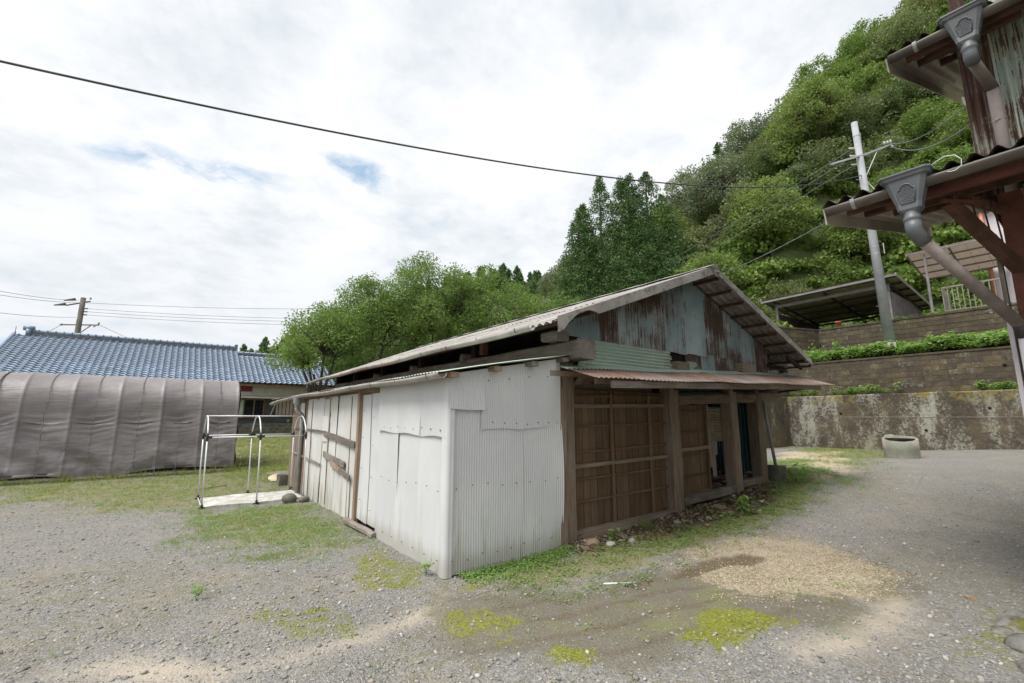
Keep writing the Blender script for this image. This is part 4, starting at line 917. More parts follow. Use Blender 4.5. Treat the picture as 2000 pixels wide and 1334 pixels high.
def rock(name, loc, r, mat, seed, flat=.75, label='', cat='stone', group=None, sub=3, rough=.22):
    rs = np.random.default_rng(seed); n, m = 20, 12; vs = []; fs = []
    for j in range(m+1):
        for i in range(n):
            a, b = 2*math.pi*i/n, math.pi*j/m
            p = np.array([math.sin(b)*math.cos(a), math.sin(b)*math.sin(a), math.cos(b)])
            k = 1 + rough*(fbm(np.array([p[0]*1.6+seed+p[2]]), np.array([p[1]*1.6-seed+p[2]*.7]), seed, 4)[0]-.5)*2
            vs.append((loc[0]+p[0]*r*k*1.12, loc[1]+p[1]*r*k*.92, loc[2]+p[2]*r*k*flat))
    for j in range(m):
        for i in range(n): fs.append((j*n+i, (j+1)*n+i, (j+1)*n+(i+1) % n, j*n+(i+1) % n))
    o = MB().add(vs, fs).build(name, mat, None, True); rebase(o, (loc[0], loc[1], loc[2]-r*flat)); return tag(o, label, cat, group)
rock('boulder', (-.40, 5.40, zs1(-.4, 5.4)+.075), .125, 'stone', 3, .82, 'larger round grey stone at the foot of the aluminium frame', 'stone', rough=.15)
rock('boulder', (-.16, 5.28, zs1(-.16, 5.28)+.055), .09, 'stone', 9, .75, 'smaller round grey stone close to the white wall', 'stone', rough=.15)
cb = MB().grid(lambda a, b: (-.25+.42*a, 8.35+.34*b, zs1(-.1, 8.5)+.02+.12*abs(math.sin(a*2.6+.4))*b+.03*math.sin(b*7)), 8, 6).build('cardboard_sheet', 'paper')
tag(rebase(cb, (-.05, 8.5, zs1(-.1, 8.5))), 'crumpled pale cardboard sheet on the grass beyond the frame', 'cardboard')
tag(rebase(MB().box(-.19, .0, 7.62, 7.92, zs1(-.1, 7.7)-.01, zs1(-.1, 7.7)+.24, .006).build('concrete_block', 'darkconcrete'), (-.1, 7.77, zs1(-.1, 7.7))), 'single concrete block against the far end of the white wall', 'block')
tag(rebase(MB().bar((-1.75, 8.2, zs1(-1.7, 8.2)+.02), (-1.15, 8.45, zs1(-1.2, 8.4)+.02), .05, .02).build('wood_stick', 'pink_x'), (-1.45, 8.3, 0)), 'short pale wooden stick lying in the grass near the tunnel', 'stick')

# ------------------------------------------------------------------ retaining walls and terraces
UA, U2, U3 = 18.94, 19.44, 22.4
w1 = thing('retaining_wall', (UA+.2, 0, .3), 'lowest mossy concrete retaining wall with pale lichen', 'wall')
def rough_wall(x0, x1, y0, y1, z0, z1, amp, seed, axis):
    """solid wall with a slightly uneven top; long axis is y or x"""
    mb = MB(); L = (y1-y0) if axis == 'y' else (x1-x0); n = int(L/.25)
    vs = []
    for i in range(n+1):
        t = i/n; zt = z1 + amp*(fbm(np.array([t*L*1.3]), np.array([seed*3.]), seed, 3)[0]-.5)*2
        if axis == 'y': yv = y0+(y1-y0)*t; vs += [(x0, yv, z0), (x0+.0, yv, zt-.03), (x0+.03, yv, zt), (x1, yv, zt+.01), (x1, yv, z0)]
        else: xv = x0+(x1-x0)*t; vs += [(xv, y0, z0), (xv, y0, zt-.03), (xv, y0+.03, zt), (xv, y1, zt+.01), (xv, y1, z0)]
    fs = [(i*5+j, i*5+(j+1) % 5, (i+1)*5+(j+1) % 5, (i+1)*5+j) for i in range(n) for j in range(5)]
    fs += [tuple(range(5)), tuple(n*5+j for j in range(5))[::-1]]
    return mb.add(vs, fs)
rough_wall(UA, UA+.55, -9, 4.32, -.1, 2.47, .015, 1, 'y').build('wall_face', 'moss_low', w1)
MB().box(UA-.012, UA+.1, -9, 2.5, 1.60, 1.612).build('pour_joint', 'concrete', w1)
for y_, z_ in ((2.4, 1.75), (-1.75, 1.9), (-.1, 1.15)): MB().tube([(UA-.015, y_, z_), (UA+.1, y_, z_)], .045, 10).build('weep_hole', 'dark', w1, True)
w1b = thing('retaining_wall', (16.5, 4.5, .3), 'brown mossy return wall running behind the barn', 'wall')
rough_wall(12.4, UA-.005, 4.32, 4.8, -.1, 2.47, .02, 2, 'x').build('wall_face', 'moss_mid', w1b)
def block_wall(name, base, label, a, b, z0, z1, mat, normal, thick=.35, bl=.45, bh=.195, topmat='concrete'):
    """courses of real blocks laid from a to b (ground plan points)"""
    t = thing(name, base, label, 'wall'); a, b = Vector((*a, 0)), Vector((*b, 0)); L = (b-a).length; d = (b-a)/L; nrm = Vector((*normal, 0)).normalized()
    rz = math.atan2(d.y, d.x)
    hb = bh/2-.003; lb = bl/2-.003
    me = bpy.data.meshes.new('block'); k = MB().bar((-lb, 0, 0), (lb, 0, 0), .12, 2*hb, ch=.006); me.from_pydata(k.v, [], k.f); me.materials.append(M[mat])
    rows = int(round((z1-z0)/bh)); bh_ = (z1-z0)/rows
    for r_ in range(rows):
        n = int(L/bl)
        for c_ in range(n+1):
            s_ = (c_+(.5 if r_ % 2 else .0))*bl
            if s_ > L-.1: continue
            p = a + d*s_ + nrm*random.uniform(-.004, .004)
            put('block', me, (p.x-nrm.x*.058, p.y-nrm.y*.058, z0+bh_*(r_+.5)), (0, 0, rz), parent=t)
    m1 = a - nrm*(thick/2+.012); m2 = b - nrm*(thick/2+.012)
    MB().bar((m1.x, m1.y, (z0+z1)/2-.02), (m2.x, m2.y, (z0+z1)/2-.02), thick, z1-z0+.03).build('mortar', 'moss_mid', t)
    c1, c2 = a-nrm*.14, b-nrm*.14
    MB().bar((c1.x, c1.y, z1+.035), (c2.x, c2.y, z1+.035), .34, .07, n=12, wob=.004).build('coping', 'moss_mid', t)
    return t
w2 = block_wall('retaining_wall', (U2+.2, -2, 2.47), 'middle mossy brown block wall below the leafy terrace', (U2, 4.35), (U2, -8.5), 2.3, 3.84, 'moss_mid', (-1, 0))
block_wall('retaining_wall', (17.5, 5, 2.47), 'mossy brown block wall turning behind the barn at mid height', (13.5, 4.95), (U2+.02, 4.40), 2.3, 3.84, 'moss_mid', (0, -1))
w3 = block_wall('retaining_wall', (U3+.2, -2, 3.9), 'topmost mossy brown block wall under the open shelter', (U3, 4.0), (U3, -8.5), 3.9, 5.72, 'moss_mid', (-1, 0))
block_wall('retaining_wall', (19.5, 5, 3.9), 'grey block wall angled away from the top terrace corner', (15.5, 6.4), (U3-.02, 4.02), 3.9, 5.72, 'moss_block', (-.33, -.94))
for y_, z_ in ((1.3, 4.75), (-1.2, 4.9), (-2.2, 3.3)):
    x_ = U3 if z_ > 4 else U2
    MB().tube([(x_-.02, y_, z_), (x_+.1, y_, z_)], .05, 10).build('weep_hole', 'dark', w3 if z_ > 4 else w2, True)
M['terrace'] = material('terrace earth', f_plain((.07, .07, .03), (.13, .12, .06), .95, 3, bs=.6))
mb = MB().box(UA+.5, U2+.4, -9, 4.4, .2, 2.44).box(U2+.4, U3+.36, -9, 5.6, .2, 3.86).box(U3+.36, 32, -12, 9, .2, 5.74).box(13.2, U2+.4, 4.8, 9, .2, 2.44).box(15.4, U3, 6.6, 9.2, .2, 5.6)
tag(mb.build('terrace', 'terrace'), kind='structure')
wc = (15.2, -.22); wz = zs1(*wc)-.02
well = thing('well_ring', (*wc, wz), 'round concrete well ring with a broken rim in front of the retaining wall', 'well')
n = 36; vs = []; fs = []
for i in range(n):
    a = 2*math.pi*i/n; c_, s_ = math.cos(a), math.sin(a); ht = .60 - .075*math.cos(a-math.radians(193)) + (.04 if .6 < a < 1.3 else 0)-.03*fbm(np.array([a*2.]), np.array([0.]), 4)[0]
    for r_, z_ in ((.42, 0), (.425, ht*.5), (.42, ht), (.35, ht-.005), (.35, .12), (.0, .12)): vs.append((wc[0]+c_*r_, wc[1]+s_*r_, wz+z_))
for i in range(n):
    for j in range(5): fs.append((i*6+j, ((i+1) % n)*6+j, ((i+1) % n)*6+j+1, i*6+j+1))
MB().add(vs, fs).build('ring', 'well', well, True)
MB().lathe((*wc, wz), [(.345, .58), (.345, .36), (.2, .37), (.01, .36)], 24).build('well_shade_liner', 'dark', well, True)  # near-black liner, the shade inside the ring put into its colour

M['shelter_roof'] = material('tan corrugated sheet', f_plain((.52, .49, .36), (.62, .58, .44), .7, 2))
# open shelter on the top terrace
sh = thing('carport_shelter', (26, 3.7, 5.75), 'open shelter with a sloping corrugated roof on the top terrace', 'shelter')
def zsx(x): return 7.86 - (x-22.9)*.095 - .0
SY0, SY1 = .95, 6.75
for k in range(8):
    y0 = SY0+k*(SY1-SY0)/8
    corr((22.85, y0, zsx(22.85)+.05-.02*(y0-SY0)/5.8), (0, 1, 0), (1, 0, -.095), (0, 0, 1), (SY1-SY0)/8+.03, 6.3, .11, .022, 4, spp=4).build('roof_sheet', 'shelter_roof', sh, True)
M['lilac'] = material('lilac grey steel', f_plain((.20, .18, .19), (.27, .25, .26), .6, 3))
MB().bar((22.85, SY0, zsx(22.85)-.01), (22.85, SY1, zsx(22.85)-.13), .04, .1).build('fascia', 'lilac', sh)
for y_ in (SY0, SY1): MB().bar((22.85, y_, zsx(22.85)), (29.1, y_, zsx(29.1)), .03, .16).build('barge', 'galv', sh)
for x in (22.95, 24.0, 25.1, 26.2, 27.3, 28.4, 29.0): MB().bar((x, SY0+.03, zsx(x)-.04), (x, SY1-.05, zsx(x)-.16), .06, .10).build('purlin', 'steel', sh)
for y_ in (SY0+.45, 3.85, SY1-.55): MB().bar((22.9, y_, zsx(22.9)-.14), (29, y_, zsx(29)-.14), .09, .12).build('rafter', 'steel', sh)
for x, m in ((23.4, 'lilac'), (28.8, 'steel')):
    for y_ in (SY0+.45, SY1-.55): MB().bar((x, y_, 5.72), (x, y_, zsx(x)-.16), .1, .1, up=(0, 1, 0)).build('post', m, sh)
MB().bar((23.4, SY0+.45, zsx(23.4)-.25), (23.4, SY1-.55, zsx(23.4)-.33), .08, .16).build('beam', 'lilac', sh)
corr((23.6, SY0+.42, 5.75), (1, 0, 0), (0, 0, 1), (0, 1, 0), 5.2, 1.55, .08, .012, 2).build('side_panel', 'lilac', sh)
corr((23.6, SY1-.5, 5.75), (1, 0, 0), (0, 0, 1), (0, 1, 0), 5.2, 1.4, .08, .012, 2).build('side_panel', 'steel', sh)
corr((28.9, SY0+.4, 5.75), (0, 1, 0), (0, 0, 1), (-1, 0, 0), 5.0, 1.0, .08, .012, 2).build('back_panel', 'darkconcrete', sh)
MB().tube([(23.7, 1.6, 6.2), (28.5, 6, 7)], .008, 5).tube([(23.7, 6, 6.2), (28.5, 1.6, 7)], .008, 5).build('brace_wire', 'steel', sh)
pot = MB().lathe((22.62, 3.25, 5.80), [(.02, 0), (.10, 0), (.125, .22), (.14, .22), (.14, .27), (.115, .27), (.10, .12), (.02, .12)], 16).build('flower_pot', 'terracotta', None, True)
tag(rebase(pot, (22.62, 3.25, 5.80)), 'small terracotta flower pot standing on the top terrace wall', 'pot')

# house with veranda on the top terrace
th = thing('terrace_house', (25, -2, 5.75), 'pale pink house with a brown awning and railing on the top terrace', 'house')
MB().box(25.5, 31, -8, -1.75, 5.7, 11).build('wall', 'lightpink', th)
MB().box(25.2, 31.3, -8.3, -1.5, 10.6, 10.8).build('roof', 'asb_under', th)
MB().tube([(25.4, -1.68, 5.75), (25.4, -1.68, 10.5)], .07, 10).build('downpipe', 'orangepipe', th, True)
def za(x, y_=0): return 8.55 - (x-22.5)*.20
for k in range(6):
    y0 = -2.3+k*.46; corr((22.45, y0, za(22.45)), (0, 1, 0), (1, 0, -.20), (.20, 0, 1), .47, 3.0, .05, .008, 3).build('awning_sheet', 'polycarb', th)
for x in (22.5, 23.2, 23.9, 24.6, 25.3): MB().bar((x, -2.3, za(x)-.05), (x, .46, za(x)-.05), .05, .06).build('awning_bar', 'lilac', th)
for y_ in (-2.2, -.9, .42): MB().bar((22.45, y_, za(22.45)-.08), (25.4, y_, za(25.4)-.08), .05, .07).build('awning_bar', 'lilac', th)
for x, y_ in ((22.62, -.12), (25.2, .35), (22.62, -2.2)): MB().bar((x, y_, 5.74), (x, y_, za(x)-.1), .07, .07, up=(0, 1, 0)).build('awning_post', 'lilac', th)
M['rail'] = material('beige rail', f_plain((.20, .18, .155), (.27, .245, .215), .6, 3))
rl = MB().bar((22.62, -.50, 6.85), (22.62, -2.3, 6.85), .06, .06).bar((22.62, -.5, 5.88), (22.62, -2.3, 5.88), .05, .05).build('railing', 'rail', th)
for k in range(13): MB().bar((22.62, -.5-k*.15, 5.8), (22.62, -.5-k*.15, 6.84), .07 if k in (0, 6, 12) else .04, .03, up=(0, 1, 0)).build('baluster', 'rail', rl)
for k in range(8): MB().bar((22.7+k*.16, -.5, 5.8), (22.7+k*.16, -.5, 6.84), .04, .03, up=(0, 1, 0)).build('baluster', 'rail', rl)

# ------------------------------------------------------------------ two storey house close on the right
M['asb_dark'] = material('mossy dark fibre cement', f_plain((.07, .065, .058), (.17, .16, .145), .95, 14, bs=.8))
rh = thing('corrugated_house', (4.5, -6, 0), 'two storey house clad in rusty corrugated sheet with brown gutters, close on the right', 'house')
GX1, GZ1, GY1 = 2.46, 3.54, -2.94
GX2, GZ2, GY2 = 3.51, 5.43, -3.36
def eave(gx, gz, gy, pitch, dep, tag_):
    # sheets, verge, battens, gutter
    for k in range(6):
        y1 = gy+.03-k*.72; y0 = y1-.74
        corr((gx-.07, y0, gz+.062), (0, 1, 0), (1, 0, pitch), (-pitch, 0, 1), .74, dep, .13, .028, 5, spp=6).build('roof_sheet', 'asb_dark', rh, True)
        corr((gx+.02, y0, gz+.035), (0, 1, 0), (1, 0, pitch), (-pitch, 0, 1), .74, dep-.05, .13, .028, 3, spp=8).build('soffit_sheet', 'asb_under', rh, True)
    MB().bar((gx-.02, gy+.03, gz-.045), (gx+dep, gy+.03, gz-.045+pitch*dep), .012, .15).build('verge_board', 'asb_under', rh)
    for k, x in enumerate((.16, .62, 1.15, 1.7)): MB().bar((gx+x, gy-.1 if k < 1 else gy-.12*k, gz+pitch*x-.03), (gx+x, gy-4.2, gz+pitch*x-.03), .045, .07).build('purlin', 'rustbeam', rh)
    g_ = half_gutter(MB(), [(gx-.06, gy-.0-k*.25, gz+.0) for k in range(18)], .062, 12)
    g_.add([(gx-.06-math.cos(math.pi*j/12)*.062, gy+.001, gz-math.sin(math.pi*j/12)*.062) for j in range(13)], [tuple(range(13))])
    g_ = g_.build('gutter', 'gutter', rh, True)
    strap((gx-.06, gy-.22, gz+.0), .067, wd=.03, al=(0, 1, 0)).build('gutter_strap', 'galv', g_, True)
    strap((gx-.06, gy-1.6, gz+.0), .067, wd=.03).build('gutter_strap', 'galv', g_, True)
eave(GX1, GZ1, GY1, .225, 4.6, 'low')
eave(GX2, GZ2, GY2, .38, 5.6, 'high')
def hopper(c_, sc_=1.):
    """moulded rainwater head: flared rim, tapering body with a scale panel, round outlet; c_ is rim centre"""
    cx, cy, cz = c_; h = thing_part
    def ring(hx, hy, z, ch): return [(cx-hx+ch, cy-hy, z), (cx+hx-ch, cy-hy, z), (cx+hx, cy-hy+ch, z), (cx+hx, cy+hy-ch, z), (cx+hx-ch, cy+hy, z), (cx-hx+ch, cy+hy, z), (cx-hx, cy+hy-ch, z), (cx-hx, cy-hy+ch, z)]
    L = [(.125, .175, cz+.06, .03), (.125, .175, cz+.045, .03), (.115, .165, cz+.04, .03), (.108, .155, cz+.015, .03), (.094, .135, cz+.005, .03), (.088, .128, cz-.035, .03), (.062, .085, cz-.20, .02), (.062, .078, cz-.25, .02), (.046, .05, cz-.285, .02)]
    vs = []; [vs.extend(ring(*r_)) for r_ in L]
    fs = [(i*8+j, i*8+(j+1) % 8, (i+1)*8+(j+1) % 8, (i+1)*8+j) for i in range(len(L)-1) for j in range(8)]
    o = MB().add(vs, fs).build('hopper', 'hopper', rh)
    # arched frame and fish-scale panel on the face (-x)
    def face(yv, zv, out=.0):
        t = (cz-.035-zv)/.165; return (cx-(.088+(.062-.088)*t)-out, cy+yv, zv)
    arc = [(-.042, cz-.20), (-.058, cz-.105), (-.058, cz-.09), (-.048, cz-.08), (-.040, cz-.078), (-.036, cz-.062), (-.022, cz-.048), (0, cz-.042), (.022, cz-.048), (.036, cz-.062), (.040, cz-.078), (.048, cz-.08), (.058, cz-.09), (.058, cz-.105), (.042, cz-.20), (-.042, cz-.20)]
    MB().tube([face(a, b, .004) for a, b in arc], .0055, 6).build('panel_frame', 'hopper', o, True)
    sc2 = MB()
    for r_ in range(8):
        for c2 in range(5):
            yv = -.040+c2*.02+(.01 if r_ % 2 else 0); zv = cz-.185+r_*.016
            if abs(yv) < .034+.010*(r_ > 3) and zv < cz-.07: sc2.tube([face(yv-.01, zv+.008, .003), face(yv, zv, .003), face(yv+.01, zv+.008, .003)], .0016, 4)
    sc2.build('panel_scales', 'hopper', o, True)
    MB().lathe((cx, cy, cz-.40), [(.055, .0), (.055, .05), (.062, .06), (.062, .085), (.056, .09), (.056, .13)], 20).build('outlet', 'hopper', o, True)
    return o
thing_part = None
hopper((GX1-.07, -3.54, GZ1+.02))
hopper((GX2-.07, -3.95, GZ2+.02))
# lower downpipe: elbow, slanting run, then down the post
p0 = Vector((GX1-.07, -3.54, GZ1-.37)); p1 = Vector((3.34, -3.97, 2.33))
MB().tube([p0+Vector((0, 0, .05)), p0+Vector((.0, 0, -.03)), p0+Vector((.035, -.015, -.08)), p0+Vector((.09, -.035, -.13))], [.057, .057, .056, .055], 16).build('elbow', 'hopper', rh, True)
MB().tube([p0+Vector((.06, -.02, -.10)), p1+Vector((0, 0, .02))], .047, 16).build('downpipe', 'pipeold', rh, True)
MB().tube([p1+Vector((-.04, .015, .05)), p1, p1+Vector((.01, 0, -.06))], .053, 16).build('elbow', 'steel', rh, True)
MB().tube([p1+Vector((.01, 0, -.02)), p1+Vector((.01, 0, -2.3))], .047, 16).build('downpipe', 'lightpink', rh, True)
for z_ in (1.95, 1.2): strap((3.35, -3.97, z_), .052, wd=.02, al=(0, 0, 1)).build('pipe_clip', 'galv', rh)
# upper downpipe
q0 = Vector((GX2-.07, -3.95, GZ2-.37)); q1 = Vector((3.93, -4.02, 4.86))
MB().tube([q0+Vector((0, 0, .05)), q0+Vector((0, 0, -.03)), q0+Vector((.05, -.005, -.08))], [.055, .055, .052], 16).build('elbow', 'hopper', rh, True)
MB().tube([q0+Vector((.03, 0, -.05)), q1+Vector((-.0, 0, .02))], .047, 16).build('downpipe', 'pipeold', rh, True)
MB().tube([q1+Vector((0, 0, .0)), (3.93, -4.02, 4.82), (3.93, -4.02, 3.7)], [.05, .05, .05], 16).build('downpipe', 'pipe', rh, True)
MB().tube([(3.86, -3.97, 4.5), (3.875, -4.03, 4.52), (3.93, -4.075, 4.53), (3.99, -4.06, 4.54)], .006, 6).build('pipe_clip', 'galv', rh, True)
# upper wall: wide corrugated sheets
M['rust_wide'] = material('rusty wide sheet', f_rust((.20, .31, .32), (.42, .46, .40), (.08, .045, .04), (.16, .085, .06), .63, .66))
M['rust_edge'] = material('brown rusted sheet', f_rust((.16, .22, .22), (.27, .29, .26), (.07, .04, .035), (.13, .07, .055), .40, .46))
corr((4.0, -4.05, 3.8), (0, 1, 0), (0, 0, 1), (-1, 0, 0), .24, 1.9, .065, .012, 10, spp=8).build('wall_sheet', 'rust_edge', rh, True)
for k in range(3): corr((4.005+.004*(k % 2), -4.75-k*.72, 3.8), (0, 1, 0), (0, 0, 1), (-1, 0, 0), .74, 2.2, .075, .018, 10, spp=10).build('wall_sheet', 'rust_wide', rh, True)
corr((4.0, -3.82, 3.8), (1, 0, 0), (0, 0, 1), (0, 1, 0), 3.0, 3.2, .09, .012, 3, spp=6).build('end_wall', 'rust_edge', rh, True)
MB().bar((GX2+.35, -3.85, GZ2+.06), (GX2+.52, -3.82, GZ2+.16), .05, .07).bar((GX2+.28, -3.6, GZ2+.02), (GX2+.28, -4.3, GZ2+.02), .05, .06).build('eave_timber', 'rustbeam', rh)
# lower storey: steel post, knee brace, timber corner
MB().bar((3.56, -4.02, 0), (3.56, -4.02, 3.62), .15, .15, up=(0, 1, 0), ch=.008).build('post', 'redsteel', rh)
MB().bar((2.72, -3.72, 3.42), (3.52, -4.0, 2.90), .07, .11).build('knee_brace', 'rustbeam', rh)
MB().bar((2.62, -3.68, 3.50), (3.6, -4.02, 3.45), .05, .07).build('eave_beam', 'rustbeam', rh)
MB().bar((2.55, -3.35, 3.46), (2.55, -5.2, 3.46), .04, .06).bar((2.62, -3.7, 3.40), (2.95, -3.9, 3.40), .03, .03).build('eave_beam', 'redsteel', rh)
for k in range(3): MB().tube([(2.98+.13*k, -3.83-.05*k, 3.5), (3.03+.13*k, -3.85-.05*k, 3.14-.07*k)], .007, 5).build('tie_rod', 'rustbeam', rh)
for k, (dx_, m) in enumerate(((0, 'grey_z'), (.030, 'wood_z'), (.058, 'grey_z'), (.088, 'wood_z'))):
    MB().bar((3.50+dx_, -3.885, 0), (3.50+dx_, -3.885, 3.2), .026, .03, up=(0, 1, 0)).build('corner_strip', m, rh)
MB().bar((3.475, -3.88, 0), (3.475, -3.88, 2.6), .012, .03, up=(0, 1, 0)).build('corner_trim', 'lightpink', rh)
MB().box(3.62, 6.8, -8.5, -4.1, 0, 3.7).build('lower_wall', 'wood_z', rh)
wl = MB().tube([(2.36, -3.69, 3.62), (2.33, -3.74, 3.63), (2.30, -3.80, 3.64), (2.29, -3.86, 3.62), (2.30, -3.89, 3.575), (2.31, -3.885, 3.53), (2.31, -3.85, 3.505), (2.31, -3.82, 3.505), (2.31, -3.80, 3.515)], .0035, 6).build('wire_loop', 'whitewire', None, True)
tag(rebase(wl, (2.31, -3.8, 3.5)), 'loop of white wire hanging over the lower brown gutter', 'wire')

# ------------------------------------------------------------------ utility poles and lines
pp = thing('utility_pole', (20.3, .9, 3.8), 'tall pale grey concrete utility pole on the leafy terrace', 'utility pole')
PB, PT = Vector((20.25, .86, 3.8)), Vector((20.10, 1.02, 14.15))
MB().tube([PB, PB.lerp(PT, .07)], [.185, .18], 20).build('pole_base', 'concrete', pp, True)
MB().tube([PB.lerp(PT, .07), PT], [.182, .115], 20).build('shaft', 'pole', pp, True)
def on(t, dx_=0, dy_=0): p = PB.lerp(PT, t); return (p.x+dx_, p.y+dy_, p.z)
zt_ = lambda z: (z-3.8)/10.35
MB().bar((19.1, 1.75, 12.2), (20.05, .95, 12.55), .07, .07).build('crossarm', 'pole', pp)
MB().bar((20.1, .9, 12.55), (21.1, .12, 13.05), .07, .07).build('crossarm', 'pole', pp)
MB().tube([on(zt_(11.4)), (20.6, .5, 12.75)], .02, 6).build('arm_brace', 'galv', pp)
for k, (x_, y_, z_) in enumerate(((21.0, .2, 13.15), (21.1, .12, 13.2), (20.9, .28, 13.12), (21.12, .1, 12.95))):
    MB().lathe((x_, y_, z_-.05), [(.01, 0), (.05, .01), (.035, .05), (.05, .07), (.02, .12)], 10).build('insulator', 'whitewire', pp, True)
for z_ in (12.95, 12.6, 12.2): MB().tube([on(zt_(z_), -.12, .1), on(zt_(z_), -.3, .25)], .03, 6).build('insulator', 'whitewire', pp, True)
for k in range(14):
    z_ = 6.0+k*.55; r_ = .17; sgn = 1 if k % 2 else -1
    MB().tube([on(zt_(z_), sgn*.1, -sgn*.1), on(zt_(z_), sgn*(.26), -sgn*.18)], .012, 5).build('step_bolt', 'galv', pp)
for z_ in (13.5, 12.55, 10.5, 8.2, 8.5): MB().lathe(on(zt_(z_)), [(.185-.0065*(z_-3.8)+.004, -.02), (.185-.0065*(z_-3.8)+.004, .02)], 18).build('band', 'galv', pp, True)
MB().box(20.02, 20.10, .60, .61, 8.1, 8.55).build('number_plate', 'whitewire', pp)
mb = MB().tube([on(zt_(13.6), .02, -.14), on(zt_(13.0), .14, -.08), on(zt_(12.6), .3, -.1), (20.7, .35, 12.8), (21.0, .15, 13.0)], .018, 6); mb.build('riser_cable', 'wire', pp, True)
def catenary(a, b, sag, n=24): a, b = Vector(a), Vector(b); return [a.lerp(b, i/n) + Vector((0, 0, -sag*4*(i/n)*(1-i/n))) for i in range(n+1)]
def line(name, pts, r, mat, label, cat='cable', group=None):
    o = MB().tube(pts, r, 6).build(name, mat, None, True); return tag(rebase(o, tuple(pts[len(pts)//2])), label, cat, group)
cz_ = np.polyfit([0, 1, 6.8, 11.8, 16.8, 20.2, 23.3, 25.5, 33], [11.6, 11.33, 9.35, 8.18, 7.38, 6.96, 6.68, 6.52, 6.4], 4)
line('overhead_cable', [(20.0-.9903*t, 1.0+.1392*t, float(np.polyval(cz_, t))) for t in np.linspace(0, 33, 60)], .018, 'cable', 'thick black cable sweeping down across the cloudy sky to the left')
for k, (z_, e) in enumerate(((12.95, (46, 42, 11.2)), (12.6, (46, 41.7, 10.6)), (12.2, (46, 41.4, 10.0)))):
    line('power_line', catenary((19.95, 1.15, z_), (36+.3*k, 31-.3*k, 15.3-.35*k), .5), .014, 'wire', ('upper', 'middle', 'lower')[k] + ' of the three thin blue grey lines running past the cedars', 'cable', 'three parallel lines')
line('power_line', catenary((20.0, 1.1, 10.5), (37.5, 27.5, 15.6), 1.4), .024, 'wire', 'heavier twisted line just above the barn ridge', 'cable')
line('power_line', catenary((21.05, .15, 13.1), (11, -3.2, 8.4), .3), .012, 'wire', 'upper thin line from the pole arm towards the rusty house', 'cable')
line('power_line', catenary((21.1, .1, 12.95), (10.9, -3.15, 7.85), .35), .014, 'wire', 'lower thin line from the pole arm towards the rusty house', 'cable')
line('stay_wire', [(20.15, .98, 11.6), (21.5, -.6, 8.2)], .02, 'galv', 'slanting stay wire on the pale concrete pole', 'cable')
lp = thing('utility_pole', (-9.9, 53.6, 1), 'distant dark utility pole with crossarms behind the blue tiled roof', 'utility pole')
MB().tube([(-10.0, 53.7, 1), (-9.86, 53.62, 12.8)], [.26, .20], 12).build('shaft', 'poledark', lp, True)
MB().bar((-11.3, 54.7, 10.2), (-8.4, 52.5, 10.15), .10, .10).build('crossarm', 'poledark', lp)
MB().bar((-11.1, 54.5, 12.05), (-9.3, 53.2, 12.45), .10, .10).build('crossarm', 'poledark', lp)
MB().bar((-9.9, 53.6, 9.2), (-9.0, 53.0, 10.1), .06, .06).build('arm_brace', 'poledark', lp)
for x_, y_, z_ in ((-11.5, 54.9, 12.1), (-10.8, 54.3, 12.55)): MB().tube([(x_-.5, y_+.35, z_), (x_+.3, y_-.2, z_+.1)], [.06, .14], 8).build('switch_gear', 'poledark', lp, True)
for x_, y_, z_ in ((-11.2, 54.6, 10.1), (-8.7, 52.7, 9.95), (-8.4, 52.5, 10.2), (-9.3, 53.1, 12.6)): MB().lathe((x_, y_, z_), [(.02, 0), (.1, .04), (.06, .12), (.1, .16), (.02, .24)], 8).build('insulator', 'galv', lp, True)
for k in range(3): MB().tube([(-9.8, 53.5, 11.75-.3*k), (-9.4, 53.2, 11.72-.3*k)], .06, 6).build('insulator', 'steel', lp, True)
for k in range(8): MB().tube([(-9.95+.2*(k % 2), 53.6, 6+k*.75), (-10.1+.45*(k % 2), 53.6, 6+k*.75)], .03, 5).build('step_bolt', 'poledark', lp)
for k, (b_, lab) in enumerate((((12, 40.5, 12.4), 'single high thin line right of the distant pole'), ((12, 40.5, 11.3), 'upper of three close thin lines right of the distant pole'), ((12, 40.5, 11.0), 'middle of three close thin lines right of the distant pole'), ((12, 40.5, 10.65), 'lowest of three close thin lines right of the distant pole'))):
    line('power_line', catenary((-9.7, 53.4, (12.3, 11.75, 11.45, 11.15)[k]), b_, .25), .018, 'wire', lab, 'cable', 'lines right of the distant pole')
for k, (b_, z_, lab) in enumerate((((-14, 36, 9.6), 12.5, 'upper thin line left of the distant pole'), ((-14, 36, 9.3), 12.3, 'second thin line left of the distant pole'), ((-14, 36, 8.1), 10.9, 'lowest thin line left of the distant pole'))):
    line('power_line', catenary((-10.2, 53.8, z_), b_, .25), .018, 'wire', lab, 'cable', 'lines left of the distant pole')
for k, (a_, b_, lab) in enumerate((((-11.2, 54.6, 10.2), (-13, 50, 7.2), 'short slanting line from the left end of the distant crossarm'), ((-8.4, 52.5, 10.2), (-3, 47, 7.2), 'slanting line from the right end of the distant crossarm'))):
    line('power_line', catenary(a_, b_, .05), .02, 'wire', lab, 'cable')

